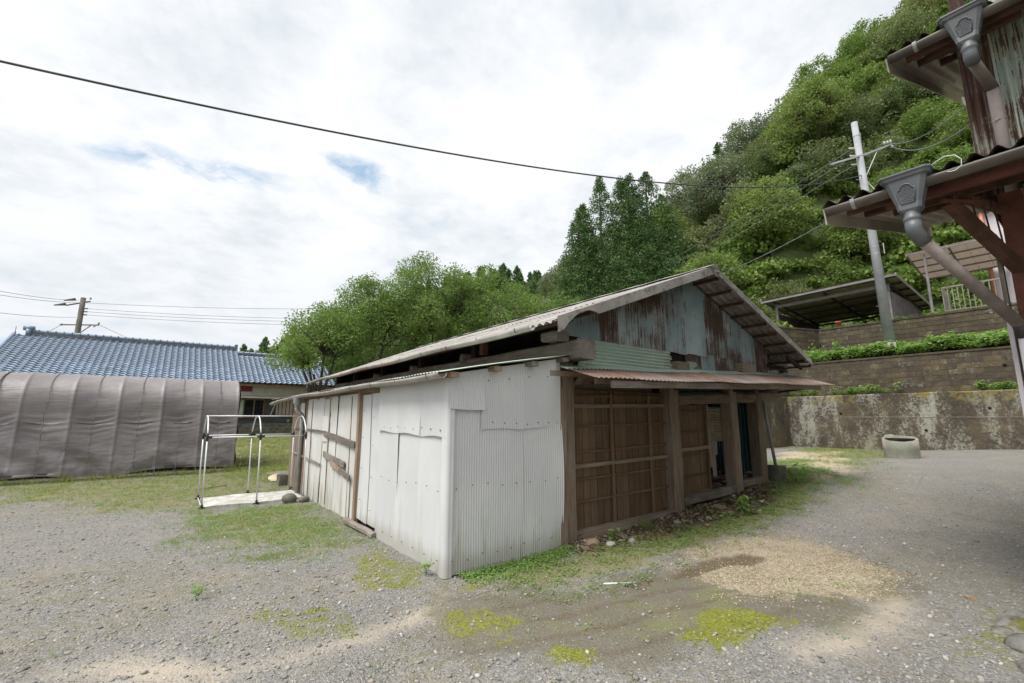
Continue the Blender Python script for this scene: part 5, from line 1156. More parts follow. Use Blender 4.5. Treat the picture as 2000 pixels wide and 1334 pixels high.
# ------------------------------------------------------------------ vegetation
def leaf_quads(C, size, rs, up=.35, aspect=.55, clump=None):
    """one folded rhombus per leaf at points C"""
    n = len(C); d = rs.normal(size=(n, 3)); d /= np.linalg.norm(d, axis=1)[:, None]
    nrm = rs.normal(size=(n, 3)); nrm[:, 2] += up*2.2; nrm /= np.linalg.norm(nrm, axis=1)[:, None]
    d = d - nrm*(d*nrm).sum(1)[:, None]; d /= np.linalg.norm(d, axis=1)[:, None]+1e-9
    e = np.cross(nrm, d); s = (size*rs.uniform(.65, 1.3, n))[:, None]
    V = np.stack([C-d*s*.5, C+e*s*aspect*.5+nrm*s*.08, C+d*s*.5, C-e*s*aspect*.5+nrm*s*.08], 1).reshape(-1, 3)
    return V, np.arange(4*n).reshape(-1, 4)
def tubes_np(mb): return np.array([tuple(p) for p in mb.v]), mb.f
def crown_points(blobs, per, rs, flat=.75, shell=.55):
    """leaf positions in a set of lumpy blobs (x,y,z,r)"""
    out = []; tint = []
    for x, y, z, r in blobs:
        n = int(per*r*r); p = rs.normal(size=(n, 3)); p /= np.linalg.norm(p, axis=1)[:, None]
        rad = rs.uniform(shell, 1.05, n)**.8*r; p = p*rad[:, None]; p[:, 2] *= flat
        out.append(p+np.array([x, y, z])); tint.append(np.clip(rs.normal(rs.uniform(.25, .75), .16, n), 0, 1))
    return np.concatenate(out), np.repeat(np.concatenate(tint), 4)
def blobs_dome(rs, R, H, n, r0, r1, low=.15, bias=.75):
    B = []
    for i in range(n):
        a = rs.uniform(0, 2*math.pi); c = rs.uniform(-low, 1); k = rs.uniform(bias, 1.02) if rs.random() < .8 else rs.uniform(.3, .8)
        rr = R*math.sqrt(max(0, 1-max(c, 0)**2))*k*(1-.25*max(0, -c)/max(low, .01))
        B.append((rr*math.cos(a), rr*math.sin(a), H*(.5+.5*c*k), rs.uniform(r0, r1)))
    return B
def limbs(mb, base, B, rs, r, nmain=6, every=1):
    base = Vector(base); tops = [Vector(b[:3]) for b in B[::every]]
    fork = base + Vector((0, 0, max(b[2] for b in B)*.30))
    mb.tube([base, base.lerp(fork, .5)+Vector((rs.normal()*.05, rs.normal()*.05, 0)), fork], [r*1.25, r, r*.85], 8)
    mains = []
    for k in range(nmain):
        t = tops[int(rs.integers(len(tops)))]; m = fork.lerp(t, .55)+Vector((rs.normal()*.15, rs.normal()*.15, .25)); mains.append(m)
        mb.tube([fork, fork.lerp(m, .5)+Vector((0, 0, -.08)), m], [r*.6, r*.45, r*.32], 6)
    for t in tops:
        m = min(mains, key=lambda q_: (q_-t).length); k = m.lerp(t, .5)+Vector((rs.normal()*.1, rs.normal()*.1, .1))
        mb.tube([m, k, t], [r*.26, r*.15, r*.05], 5)
    return mb
def broad_tree(loc, R, H, z0, nb, leaf, per, seed, mat, label, trunk=.16, name='broadleaf_tree', cat='tree', group=None, rb=(.5, .95), low=.3):
    rs = np.random.default_rng(seed); t = thing(name, loc, label, cat, group)
    B = [(x, y, z+z0, r) for x, y, z, r in blobs_dome(rs, R, H-z0, nb, *rb, low=low)]
    B += [(x*1.04, y*1.04, z+rs.uniform(.1, .5), r*.42) for x, y, z, r in B if rs.random() < .5 and z > H*.5]      # ragged sprays past the outline
    P_, tint = crown_points(B, per, rs, .7, .35)
    V, F_ = leaf_quads(P_, leaf, rs)
    put('crown', fast_mesh('crown', V, F_, [M[mat]], tint), loc, parent=t)
    mb = limbs(MB(), (0, 0, -.3), B, rs, trunk); mb.v = [tuple(Vector(p)+Vector(loc)) for p in mb.v]; mb.build('trunk', 'bark', t, True)
    return t
def gz(x, y): return zs1(x, y)
for i, (x, y_, R, H, z0, nb, lab) in enumerate((
    (3.6, 20.0, 2.2, 6.6, 1.6, 60, 'lowest leafy green tree hiding the right end of the blue tiled roof'),
    (6.6, 21.2, 3.0, 8.9, 2.0, 95, 'spreading light green tree second from the left behind the barn'),
    (9.9, 20.0, 3.3, 10.4, 2.4, 110, 'tallest leafy green tree rising in the middle behind the barn'),
    (13.4, 18.6, 3.1, 9.9, 2.2, 95, 'leafy green tree right of the tallest one behind the barn'),
    (16.6, 16.6, 2.8, 8.6, 2.0, 80, 'lower leafy green tree in front of the dark cedars'))):
    broad_tree((x, y_, gz(x, y_)), R, H, z0, nb, .135, 330, 100+i, 'leaf_broad', lab, group='leafy trees behind the barn')
def cedar_geo(R, H, seed, nb=150, leaf=.26, per=300, z0=1.5, lumpy=1.):
    rs = np.random.default_rng(seed); B = []
    for i in range(nb):
        t = rs.random()**1.05; z = z0+(H-z0)*t; rr = R*(1-t)**.9*(1 if t > .12 else .8+.2*t/.12)*(rs.uniform(.78, 1.03) if rs.random() < .75 else rs.uniform(.2, .8))+.04
        a = rs.uniform(0, 2*math.pi); B.append((rr*math.cos(a), rr*math.sin(a), z, rs.uniform(.42, .78)*lumpy*(1-.55*t)))
    B += [(rs.normal()*.08, rs.normal()*.08, z0+(H-z0)*k, .30*(1.12-k)+.1) for k in np.linspace(.55, .995, 26)]
    P_, tint = crown_points(B, per, rs, .85, .5)
    return leaf_quads(P_, leaf, rs, up=.15, aspect=.42) + (tint, B)
for i, (x, y_, H_abs, R, lab) in enumerate((
    (24.3, 21.8, 19.4, 2.1, 'leftmost short cedar on the outer edge of the cedar clump'),
    (26.0, 22.8, 20.6, 2.2, 'second cedar from the left at the back of the clump'),
    (26.5, 21.2, 22.7, 2.6, 'tall cedar with the lone pointed tip left of the clump centre'),
    (27.3, 19.5, 22.2, 2.7, 'cedar in the front middle of the clump'),
    (29.5, 20.3, 23.6, 2.5, 'cedar just right of the clump centre with a pointed top'),
    (29.8, 18.7, 23.2, 2.9, 'rightmost tall cedar of the clump'),
    (30.6, 17.0, 17.4, 2.5, 'shorter cedar at the right foot of the clump'),
    (23.4, 20.4, 14.5, 2.1, 'low cedar at the left front of the clump'),
    (26.0, 18.6, 15.0, 2.3, 'low cedar at the front of the clump'))):
    b = float(hill(np.array([x]), np.array([y_]))[0]); b = max(b, .6); t = thing('cedar_tree', (x, y_, b), lab, 'cedar', 'cedar clump behind the barn')
    V, F_, tint, B = cedar_geo(R*1.95, H_abs-b, 200+i, nb=560, z0=.6, per=210, leaf=.2)
    put('crown', fast_mesh('crown', V, F_, [M['leaf_cedar']], tint), (x, y_, b), parent=t)
    MB().tube([(x, y_, b-.5), (x, y_, b+(H_abs-b)*.5), (x, y_, H_abs-.3)], [.26, .17, .03], 8).build('trunk', 'bark', t, True)
b = float(hill(np.array([57.2]), np.array([25.9]))[0]); t = thing('cedar_tree', (57.2, 25.9, b), 'lone cedar poking above the wooded skyline', 'cedar')
V, F_, tint, B = cedar_geo(2.2, 40.2-b, 230, nb=60, per=60, leaf=.55, z0=2.0, lumpy=1.4)
put('crown', fast_mesh('crown', V, F_, [M['leaf_cedar']], tint), (57.2, 25.9, b), parent=t)
MB().tube([(57.2, 25.9, b-.5), (57.2, 25.9, 39.5)], [.3, .05], 7).build('trunk', 'bark', t, True)

# single hillside trees one can tell apart
def hz(x, y): return float(hill(np.array([x]), np.array([y]))[0])
for i, (x, y_, R, H, mat, lab) in enumerate((
    (40, 20.0, 4.0, 9.5, 'leaf_olive', 'big grey green evergreen to the right of the cedar clump'),
    (35.5, 21.5, 3.2, 8.0, 'leaf_bright', 'pale yellow green tree beside the cedar clump'),
    (34.5, 14.5, 3.2, 8.5, 'leaf_olive', 'grey green tree above the barn ridge'),
    (44, 15.5, 3.8, 9.0, 'leaf_olive', 'grey green evergreen high on the slope above the lines'),
    (31.5, 9.5, 2.8, 7.0, 'leaf_bright', 'light green bushy tree left above the open shelter'),
    (27.5, 12.0, 2.6, 6.5, 'leaf_bright', 'bright green tree at the slope foot behind the barn gable'),
    (38, 8.0, 3.4, 8.5, 'leaf_bright', 'large yellow green tree behind the pale utility pole'),
    (33.5, 4.0, 2.6, 6.0, 'leaf_bright', 'bright green tree just behind the open shelter')
    )):
    broad_tree((x, y_, hz(x, y_)-.5), R*.9, H*.9, 1.0, 120, .20, 190, 300+i, mat, lab, trunk=.2, group='trees one can pick out on the slope', rb=(.45, .95), low=.6)

# scattered stuff through geometry nodes
def scatter(name, pts, rot, scl, idx, protos, label, cat, kind='stuff'):
    me = bpy.data.meshes.new(name); pts = np.asarray(pts, np.float32); n = len(pts)
    me.vertices.add(n); me.vertices.foreach_set('co', pts.ravel())
    for nm, ty, ar, key in (('rot', 'FLOAT_VECTOR', rot, 'vector'), ('scl', 'FLOAT', scl, 'value'), ('idx', 'INT', idx, 'value')):
        at = me.attributes.new(nm, ty, 'POINT'); at.data.foreach_set(key, np.asarray(ar, np.int32 if ty == 'INT' else np.float32).ravel())
    me.update(); o = bpy.data.objects.new(name, me); COL.objects.link(o); ALL.append(o)
    pc = bpy.data.collections.new(name+' kinds')
    for i, (pm) in enumerate(protos): po = bpy.data.objects.new('%s kind %02d' % (name, i), pm); pc.objects.link(po)
    ng = bpy.data.node_groups.new(name, 'GeometryNodeTree'); ng.interface.new_socket('Geometry', in_out='INPUT', socket_type='NodeSocketGeometry'); ng.interface.new_socket('Geometry', in_out='OUTPUT', socket_type='NodeSocketGeometry')
    N = ng.nodes.new; gi, go = N('NodeGroupInput'), N('NodeGroupOutput'); ip = N('GeometryNodeInstanceOnPoints'); ci = N('GeometryNodeCollectionInfo')
    ci.inputs['Collection'].default_value = pc; ci.inputs['Separate Children'].default_value = True; ci.inputs['Reset Children'].default_value = True
    def attr(nm, ty): a = N('GeometryNodeInputNamedAttribute'); a.data_type = ty; a.inputs['Name'].default_value = nm; return a.outputs['Attribute']
    L = ng.links.new; L(gi.outputs[0], ip.inputs['Points']); L(ci.outputs[0], ip.inputs['Instance']); ip.inputs['Pick Instance'].default_value = True
    L(attr('idx', 'INT'), ip.inputs['Instance Index']); L(attr('rot', 'FLOAT_VECTOR'), ip.inputs['Rotation']); L(attr('scl', 'FLOAT'), ip.inputs['Scale']); L(ip.outputs[0], go.inputs[0])
    md = o.modifiers.new('scatter', 'NODES'); md.node_group = ng
    return tag(o, label, cat, kind=kind)
def tree_proto(seed, R, H, mat, nb, per, leaf, rb):
    rs = np.random.default_rng(seed); B = [(x, y, z+.8, r) for x, y, z, r in blobs_dome(rs, R, H, nb, *rb, low=.6)]
    P_, tint = crown_points(B, per, rs, .75, .4); V, F_ = leaf_quads(P_, leaf, rs)
    return fast_mesh('hill crown %d' % seed, V, F_, [M[mat]], tint)
HP = [tree_proto(401, 2.6, 4.6, 'leaf_hill', 85, 120, .24, (.4, 1.05)), tree_proto(402, 2.2, 5.2, 'leaf_hill', 80, 120, .23, (.4, 1.0)), tree_proto(403, 3.0, 4.4, 'leaf_olive', 90, 120, .24, (.4, 1.05)),
      tree_proto(404, 2.4, 4.2, 'leaf_bright', 80, 120, .22, (.35, .95)), tree_proto(405, 2.0, 3.8, 'leaf_vine', 75, 120, .22, (.35, .9))]
def poisson(n, x0, x1, y0, y1, dmin, rs):
    P_ = []; cell = {}
    for _ in range(n):
        x, y = rs.uniform(x0, x1), rs.uniform(y0, y1); d_ = dmin(x, y); c = (int(x//5), int(y//5)); ok = True
        for i in (-1, 0, 1):
            for j in (-1, 0, 1):
                for (a, b_) in cell.get((c[0]+i, c[1]+j), ()):
                    if (a-x)**2+(b_-y)**2 < d_*d_: ok = False; break
        if ok: P_.append((x, y)); cell.setdefault(c, []).append((x, y))
    return np.array(P_)
rs = np.random.default_rng(5)
hp = poisson(14000, 23, 88, -25, 52, lambda x, y: 1.9 if x < 45 else 2.3, rs)
uf = 30.5*(1-sm(hp[:, 1], 5, 12)) + 22.5*sm(hp[:, 1], 5, 12)
hp = hp[(hp[:, 0] > uf+.8) & ~((hp[:, 0] < 31.5) & (hp[:, 1] > 15.5) & (hp[:, 1] < 27))]; hzz = hill(hp[:, 0], hp[:, 1])
patch = fbm(hp[:, 0]*.07+hp[:, 1]*.02, hp[:, 1]*.07, 81, 3)
low_ = hzz < 15
kind_ = np.where(low_ & (hp[:, 1] < 14), rs.choice([3, 4, 4, 0], len(hp)), np.where(patch > .56, rs.choice([3, 1, 4], len(hp)), rs.choice([0, 1, 2, 2, 0, 3], len(hp))))
scl_ = rs.uniform(.5, .95, len(hp))*np.where(low_ & (hp[:, 1] < 14), .75, 1.)
scatter('hillside_forest', np.stack([hp[:, 0], hp[:, 1], hzz-.9], 1), np.stack([rs.normal(0, .08, len(hp)), rs.normal(0, .08, len(hp)), rs.uniform(0, 6.28, len(hp))], 1), scl_, kind_, HP, 'dense mixed green forest covering the steep slope on the right', 'forest')
# shrubs and vines at the slope foot behind the terrace
rs = np.random.default_rng(15)
def bush_proto(seed, mat, leaf, per): 
    r_ = np.random.default_rng(seed); B = blobs_dome(r_, .9, 1.3, 26, .25, .5, low=.4); P_, tint = crown_points(B, per, r_, .8, .4); V, F_ = leaf_quads(P_, leaf, r_, up=.5, aspect=.8)
    return fast_mesh('vine clump %d' % seed, V, F_, [M[mat]], tint)
VP = [bush_proto(411, 'leaf_vine', .19, 330), bush_proto(412, 'leaf_bright', .15, 420), bush_proto(413, 'leaf_vine', .24, 240)]
vp = poisson(9000, 21, 54, -14, 24, lambda x, y: .95 if x < 38 else 1.3, rs); uf = 30.5*(1-sm(vp[:, 1], 5, 12)) + 22.5*sm(vp[:, 1], 5, 12)
vp = vp[(vp[:, 0] > uf-.9) & (vp[:, 0] < uf+22)]; vz = hill(vp[:, 0], vp[:, 1])
# a bank of shrubs fills the corner between barn and walls
v2 = poisson(900, 13, 22.5, 6.8, 17, lambda x, y: .9, rs); v2 = v2[~((v2[:, 0] < 15.5) & (v2[:, 1] < 7.5))]
vp = np.concatenate([vp, v2]); vz = np.concatenate([vz, np.where(v2[:, 1] < 9.2, np.where(v2[:, 0] > 15.4, 5.3, 2.2), np.clip(5.2-(v2[:, 1]-9.2)*.7, .4, 9))])
scatter('vine_cover', np.stack([vp[:, 0], vp[:, 1], vz-.15], 1), np.stack([rs.normal(0, .2, len(vp)), rs.normal(0, .2, len(vp)), rs.uniform(0, 6.28, len(vp))], 1), rs.uniform(.7, 1.5, len(vp)), rs.integers(0, 3, len(vp)), VP, 'tangle of green vines and shrubs at the slope foot behind the shelter', 'shrubs')
# far wooded ridge
CPm = []
for k in range(3):
    V, F_, tint, B = cedar_geo(3.2, 11, 420+k, nb=60, leaf=1.0, per=26, z0=1.0, lumpy=2.4); CPm.append(fast_mesh('far conifer %d' % k, V, F_, [M['leaf_cedar']], tint))
rs = np.random.default_rng(25)
fp = poisson(9000, -40, 230, 90, 250, lambda x, y: 4.0, rs); s_ = (fp[:, 0]-31)*.80-(fp[:, 1]-158)*.60; d_ = (fp[:, 0]-31)*.60+(fp[:, 1]-158)*.80
fp = fp[(d_ > -60) & (d_ < 22) & (s_ > -18) & (s_ < 120)]
scatter('distant_wood', np.stack([fp[:, 0], fp[:, 1], farhill(fp[:, 0], fp[:, 1])-1], 1), np.stack([0*fp[:, 0], 0*fp[:, 0], rs.uniform(0, 6.28, len(fp))], 1), rs.uniform(.55, .85, len(fp)), rs.integers(0, 3, len(fp)), CPm, 'far conifer wood on the ridge behind the leafy trees', 'wood')

# leafy terrace plants
def plant_proto(seed, n, h, leaf, mat='leaf_plant', spread_=.16):
    r_ = np.random.default_rng(seed); C_ = []
    for k in range(n):
        a = r_.uniform(0, 6.28); rr = r_.uniform(0, spread_); C_.append((rr*math.cos(a), rr*math.sin(a), h*r_.uniform(.35, 1.0)))
    V, F_ = leaf_quads(np.array(C_), leaf, r_, up=1.4, aspect=.75); return fast_mesh('leafy plant %d' % seed, V, F_, [M[mat]], np.repeat(np.clip(r_.normal(.5, .22, n), 0, 1), 4))
PP = [plant_proto(501+k, 44, .34+.06*k, .095) for k in range(4)]
rs = np.random.default_rng(35)
tp = np.stack([rs.uniform(U2+.15, U3-.1, 3800), rs.uniform(-8.5, 4.3, 3800)], 1); tz = np.full(len(tp), 3.86) + .25*fbm(tp[:, 0], tp[:, 1], 91)*(tp[:, 0]-U2)/3
tp2 = np.stack([rs.uniform(UA+.05, U2-.1, 160), rs.uniform(-3, 4.3, 160)], 1); tp2 = tp2[fbm(tp2[:, 1], tp2[:, 0], 92) > .48]; tz2 = np.full(len(tp2), 2.42)
tp3 = np.stack([rs.uniform(U3+.1, U3+.6, 150), rs.uniform(-6, 4.0, 150)], 1); tz3 = np.full(len(tp3), 5.74)
ap = np.concatenate([tp, tp2, tp3]); az = np.concatenate([tz, tz2, tz3]); sc_ = np.concatenate([rs.uniform(.6, 1.1, len(tp))*(.55+1.1*fbm(tp[:, 0]*1.3, tp[:, 1]*1.3, 93, 3)), rs.uniform(.4, .9, len(tp2)), rs.uniform(.25, .5, len(tp3))])
scatter('terrace_plants', np.stack([ap[:, 0], ap[:, 1], az], 1), np.stack([rs.normal(0, .12, len(ap)), rs.normal(0, .12, len(ap)), rs.uniform(0, 6.28, len(ap))], 1), sc_, rs.integers(0, 4, len(ap)), PP, 'dense bright green leafy plants filling the terrace', 'ground cover')
# taller single weeds among them
def stem_plant(loc, h, n, leaf, seed, label, group=None, mat='leaf_plant', name='weed', cat='plant', stems=3, up=.6):
    r_ = np.random.default_rng(seed); t = thing(name, loc, label, cat, group); mb = MB(); C_ = []
    for s2 in range(stems):
        a = r_.uniform(0, 6.28); tip = Vector((math.cos(a)*h*.35, math.sin(a)*h*.35, h*r_.uniform(.75, 1)))
        mb.tube([Vector(loc), Vector(loc)+tip*.5+Vector((0, 0, h*.08)), Vector(loc)+tip], [h*.015, h*.011, h*.005], 5)
        for k in range(n): tt = r_.uniform(.3, 1.02); C_.append(np.array(tip*tt)+np.array([0, 0, h*.08*math.sin(tt*3)])+r_.normal(0, leaf*.42, 3))
    V, F_ = leaf_quads(np.array(C_), leaf, r_, up=up, aspect=.5); put('leaves', fast_mesh('leaves', V, F_, [M[mat]], np.repeat(np.clip(r_.normal(.5, .2, len(C_)), 0, 1), 4)), loc, parent=t)
    mb.build('stem', M[mat], t, True); return t
stem_plant((19.9, 2.6, 4.1), .75, 9, .16, 1, 'tall leafy weed above the terrace plants left of the pale pole')
stem_plant((20.0, 3.3, 4.1), .6, 9, .15, 2, 'leafy weed at the left end of the terrace')
def fern(loc, h, seed, label):
    r_ = np.random.default_rng(seed); t = thing('fern', loc, label, 'fern')
    for k in range(6):
        a = k*1.05+r_.uniform(-.3, .3); dr_ = Vector((math.cos(a), math.sin(a), 0)); mb = MB(); pts = [Vector(loc)+dr_*(h*.9*s_)+Vector((0, 0, h*(1.0*s_-.55*s_*s_))) for s_ in np.linspace(0, 1, 9)]
        sd = Vector((-dr_.y, dr_.x, 0))
        for i in range(1, 9):
            wd = h*.26*(1-(i/9)**1.6)*(.5 if i == 1 else 1); p = pts[i]; b_ = (pts[i]-pts[i-1])*.5
            for sg in (-1, 1): mb.add([p-b_*.5, p+b_*.4, p+sd*sg*wd+b_*.9-Vector((0, 0, wd*.2)), p+sd*sg*wd*.9+b_*.2-Vector((0, 0, wd*.2))], [(0, 1, 2, 3)])
        mb.tube(pts, [.004*(1-.08*i) for i in range(9)], 4); mb.build('frond', 'leaf_bright', t)
fern((3.0, -.22, zs1(3.0, -.22)), .26, 4, 'light green fern growing by the board wall')
stem_plant((4.85, -.62, zs1(4.85, -.62)), .24, 8, .12, 5, 'dark green leafy weed left of the yellow board pieces', stems=4)
stem_plant((7.45, -.38, zs1(7.45, -.38)), .30, 8, .15, 6, 'glossy weed in front of the concrete block at the barn corner', stems=4)
stem_plant((-.12, .16, zs1(-.12, .16)), .14, 10, .045, 7, 'small green weed at the near corner of the white wall', stems=4)
stem_plant((-2.06, .77, zs1(-2.06, .77)), .12, 10, .04, 8, 'small lone weed on the open gravel', stems=4)
stem_plant((2.3, -.25, zs1(2.3, -.25)), .14, 8, .07, 9, 'small weed by the foot of the first barn post', stems=3)

# grass, moss weeds and gravel
def tuft(seed, n, h, w_, spread_=.03):
    r_ = np.random.default_rng(seed); V = []; F_ = []; tn = []
    for k in range(n):
        a = r_.uniform(0, 6.28); ln = r_.uniform(.5, 1)*h; bend = r_.uniform(.2, .8)*ln; b_ = np.array([r_.normal()*spread_, r_.normal()*spread_, 0]); dr_ = np.array([math.cos(a), math.sin(a), 0]); sd = np.array([-dr_[1], dr_[0], 0])*w_
        p1 = b_+dr_*bend*.35+np.array([0, 0, ln*.6]); p2 = b_+dr_*bend+np.array([0, 0, ln*.95]); o_ = len(V)
        V += [b_-sd, b_+sd, p1+sd*.8, p1-sd*.8, p2+sd*.1, p2-sd*.1]; F_ += [(o_, o_+1, o_+2, o_+3), (o_+3, o_+2, o_+4, o_+5)]; tn += [np.clip(r_.normal(.5, .25), 0, 1)]*6
    return fast_mesh('grass tuft %d' % seed, np.array(V), np.array(F_), [M['grass']], np.array(tn))
def clover(seed, n, h, leaf):
    r_ = np.random.default_rng(seed); C_ = np.stack([r_.normal(0, .045, n), r_.normal(0, .045, n), r_.uniform(.2, 1, n)*h], 1); V, F_ = leaf_quads(C_, leaf, r_, up=1.6, aspect=.8)
    return fast_mesh('ground herb %d' % seed, V, F_, [M['leaf_plant']], np.repeat(np.clip(r_.normal(.35, .2, n), 0, 1), 4))
GP = [tuft(601, 9, .07, .0022), tuft(602, 7, .10, .0026), tuft(603, 8, .05, .002), clover(604, 16, .03, .022), clover(605, 12, .05, .03), tuft(606, 6, .16, .003)]
rs = np.random.default_rng(45)
def grass_pts(n, x0, x1, y0, y1, names, thr=.25):
    x, y = rs.uniform(x0, x1, n), rs.uniform(y0, y1, n); m = np.zeros(n)
    for nm, wt in names: m = np.maximum(m, zone(nm, x, y, .6, .45, 7)*wt)
    m = m*(.25+1.3*fbm(x*1.6, y*1.6, 95, 4)**1.5*1.6); k = rs.random(n) < m; return x[k], y[k]
sets = [(grass_pts(11000, -5.8, 1, 5, 12.5, (('grassL', .85),)), (0, 2, 2, 3), .55, 1.15), (grass_pts(7000, -2.4, .1, 1.2, 5.6, (('grassP', .9),)), (0, 2, 3, 3), .45, .95), (grass_pts(14000, .2, 12, -1.3, 1.8, (('green', 1.),)), (3, 4, 3, 2, 0), .55, 1.1),
        (grass_pts(12000, -1.2, 6.2, 9.2, 24, (('grassfar', 1.),)), (1, 4, 0, 1, 0), .8, 1.4), (grass_pts(5000, 9, 18.9, -1, 4.2, (('grassR', .9),)), (0, 2, 3), .7, 1.3), (grass_pts(1500, -.6, 4, -3.2, .0, (('mud', .13),)), (2, 0, 3), .5, 1.0)]
xs_, ys_, ks_, ss_ = [], [], [], []
for (x, y), kinds, s0, s1 in sets: xs_.append(x); ys_.append(y); ks_.append(rs.choice(kinds, len(x))); ss_.append(rs.uniform(s0, s1, len(x)))
n = 380; x = rs.uniform(.15, 1.6, n); y = -.06-np.abs(rs.normal(0, .16, n)); xs_.append(x); ys_.append(y); ks_.append(rs.choice([3, 4, 3], n)); ss_.append(rs.uniform(.6, 1.1, n))
# single tufts on the bare yard, a fringe along the tunnel and on the far bank
n = 500; x, y = rs.uniform(-4, 9, n), rs.uniform(-4, 4.5, n); k = (rs.random(n) < .35) & ~((x > -.05) & (y > -.05)); xs_.append(x[k]); ys_.append(y[k]); ks_.append(rs.choice([2, 0, 3], k.sum())); ss_.append(rs.uniform(.4, 1, k.sum()))
n = 420; x = rs.uniform(-7, -.4, n); xs_.append(x); ys_.append(rs.normal(11.72, .10, n)); ks_.append(rs.choice([1, 5, 0], n)); ss_.append(rs.uniform(.9, 1.9, n))
x, y, k_, s_ = map(np.concatenate, (xs_, ys_, ks_, ss_)); keep = ~((x > -.03) & (x < 7.6) & (y > -.01) & (y < 10.6)) & ~((y > 11.85) & (x < -.7) & (y < 14.9)) & ~((x > -1.8) & (x < -.05) & (y > 5.66) & (y < 6.84)); x, y, k_, s_ = x[keep], y[keep], k_[keep], s_[keep]
scatter('grass', np.stack([x, y, zsurf(x, y)-.004], 1), np.stack([0*x, 0*x, rs.uniform(0, 6.28, len(x))], 1), s_, k_, GP, 'short yellow green grass and low herbs growing in the yard', 'grass')
def pebble(seed, mat, fl=.6, jag=.25):
    r_ = np.random.default_rng(seed); t = (1+5**.5)/2
    V = np.array([(-1, t, 0), (1, t, 0), (-1, -t, 0), (1, -t, 0), (0, -1, t), (0, 1, t), (0, -1, -t), (0, 1, -t), (t, 0, -1), (t, 0, 1), (-t, 0, -1), (-t, 0, 1)])/1.9
    V = V*(1+r_.uniform(-jag, jag, (12, 1)))*np.array([1.25, .9, fl])*.5
    F_ = np.array([(0, 11, 5), (0, 5, 1), (0, 1, 7), (0, 7, 10), (0, 10, 11), (1, 5, 9), (5, 11, 4), (11, 10, 2), (10, 7, 6), (7, 1, 8), (3, 9, 4), (3, 4, 2), (3, 2, 6), (3, 6, 8), (3, 8, 9), (4, 9, 5), (2, 4, 11), (6, 2, 10), (8, 6, 7), (9, 8, 1)])
    return fast_mesh('pebble %d' % seed, V, F_, [M[mat]])
SPs = [pebble(701+k, 'gravel') for k in range(6)]
rs = np.random.default_rng(55)
def yard(n):
    # denser near the viewer
    r_ = 1.2+rs.random(n)**1.3*12.5; a = rs.uniform(math.radians(-12), math.radians(112), n); x = -2.43+r_*np.cos(a); y = -4.4+r_*np.sin(a); return x, y
x, y = yard(75000)
bare = np.maximum.reduce([zone('mud', x, y, .4, .3, 2)*.88, zone('streak', x, y, .3, .2, 6)*.8, zone('chips', x, y, .3, .2, 3)*.95, zone('tan', x, y, .3, .2, 7)*.8, zone('grassP', x, y, .5, .4, 11)*.55, zone('grassL', x, y, .5, .4, 9)*.6, zone('soil', x, y, .2, .1, 8)*.9, zone('green', x, y, .3, .2, 12)*.85])
k = (rs.random(len(x)) > bare) & ~((x > -.04) & (x < 7.7) & (y > -.05)); x, y = x[k], y[k]
size = np.clip(rs.lognormal(math.log(.0085), .48, len(x)), .005, .028)
scatter('gravel', np.stack([x, y, zsurf(x, y)+size*.12], 1), rs.uniform(-.5, .5, (len(x), 3))*np.array([1, 1, 6.3]), size*1.5, rs.integers(0, 6, len(x)), SPs, 'loose grey and tan gravel spread over the yard', 'gravel')
CPs = [pebble(721+k, 'chip', .25, .35) for k in range(4)]
x, y = rs.uniform(1.4, 4.7, 36000), rs.uniform(-3.1, -.8, 36000); m = zone('chips', x, y, .3, .2, 3)*(1-.85*zone('rut', x, y, .1, .1, 4)); k = rs.random(len(x)) < m*np.clip(2.6*fbm(x*1.7, y*1.7, 96)-.75, .04, 1); x, y = x[k], y[k]
x2, y2 = rs.uniform(-3, 9, 700), rs.uniform(-4, 1, 700); k = ~((x2 > -.05) & (y2 > -.05)); x, y = np.r_[x, x2[k]], np.r_[y, y2[k]]
scatter('wood_chips', np.stack([x, y, zsurf(x, y)+.003], 1), rs.uniform(-.4, .4, (len(x), 3))*np.array([1, 1, 8]), rs.uniform(.006, .018, len(x)), rs.integers(0, 4, len(x)), CPs, 'spilled heap of tan wood chips on the yard', 'wood chips')
DPs = [pebble(741+k, 'debris', .3, .4) for k in range(4)]
x, y = rs.uniform(1.6, 7.3, 2600), rs.uniform(-.75, .12, 2600); k = rs.random(len(x)) < zone('soil', x, y, .2, .12, 8); x, y = x[k], y[k]
x2, y2 = rs.uniform(5.4, 7.0, 260), rs.uniform(.16, 1.2, 260)
xx_, yy_ = np.r_[x, x2], np.r_[y, y2]; zz_ = np.r_[zsurf(x, y)+.01, zsurf(x2, y2)+.12+rs.uniform(0, .12, len(x2))]
scatter('rotten_debris', np.stack([xx_, yy_, zz_], 1), rs.uniform(-.5, .5, (len(xx_), 3))*np.array([1, 1, 8]), rs.lognormal(math.log(.045), .5, len(xx_)).clip(.015, .16), rs.integers(0, 4, len(xx_)), DPs, 'crumbled rotten wood and bark along the foot of the board wall', 'debris')

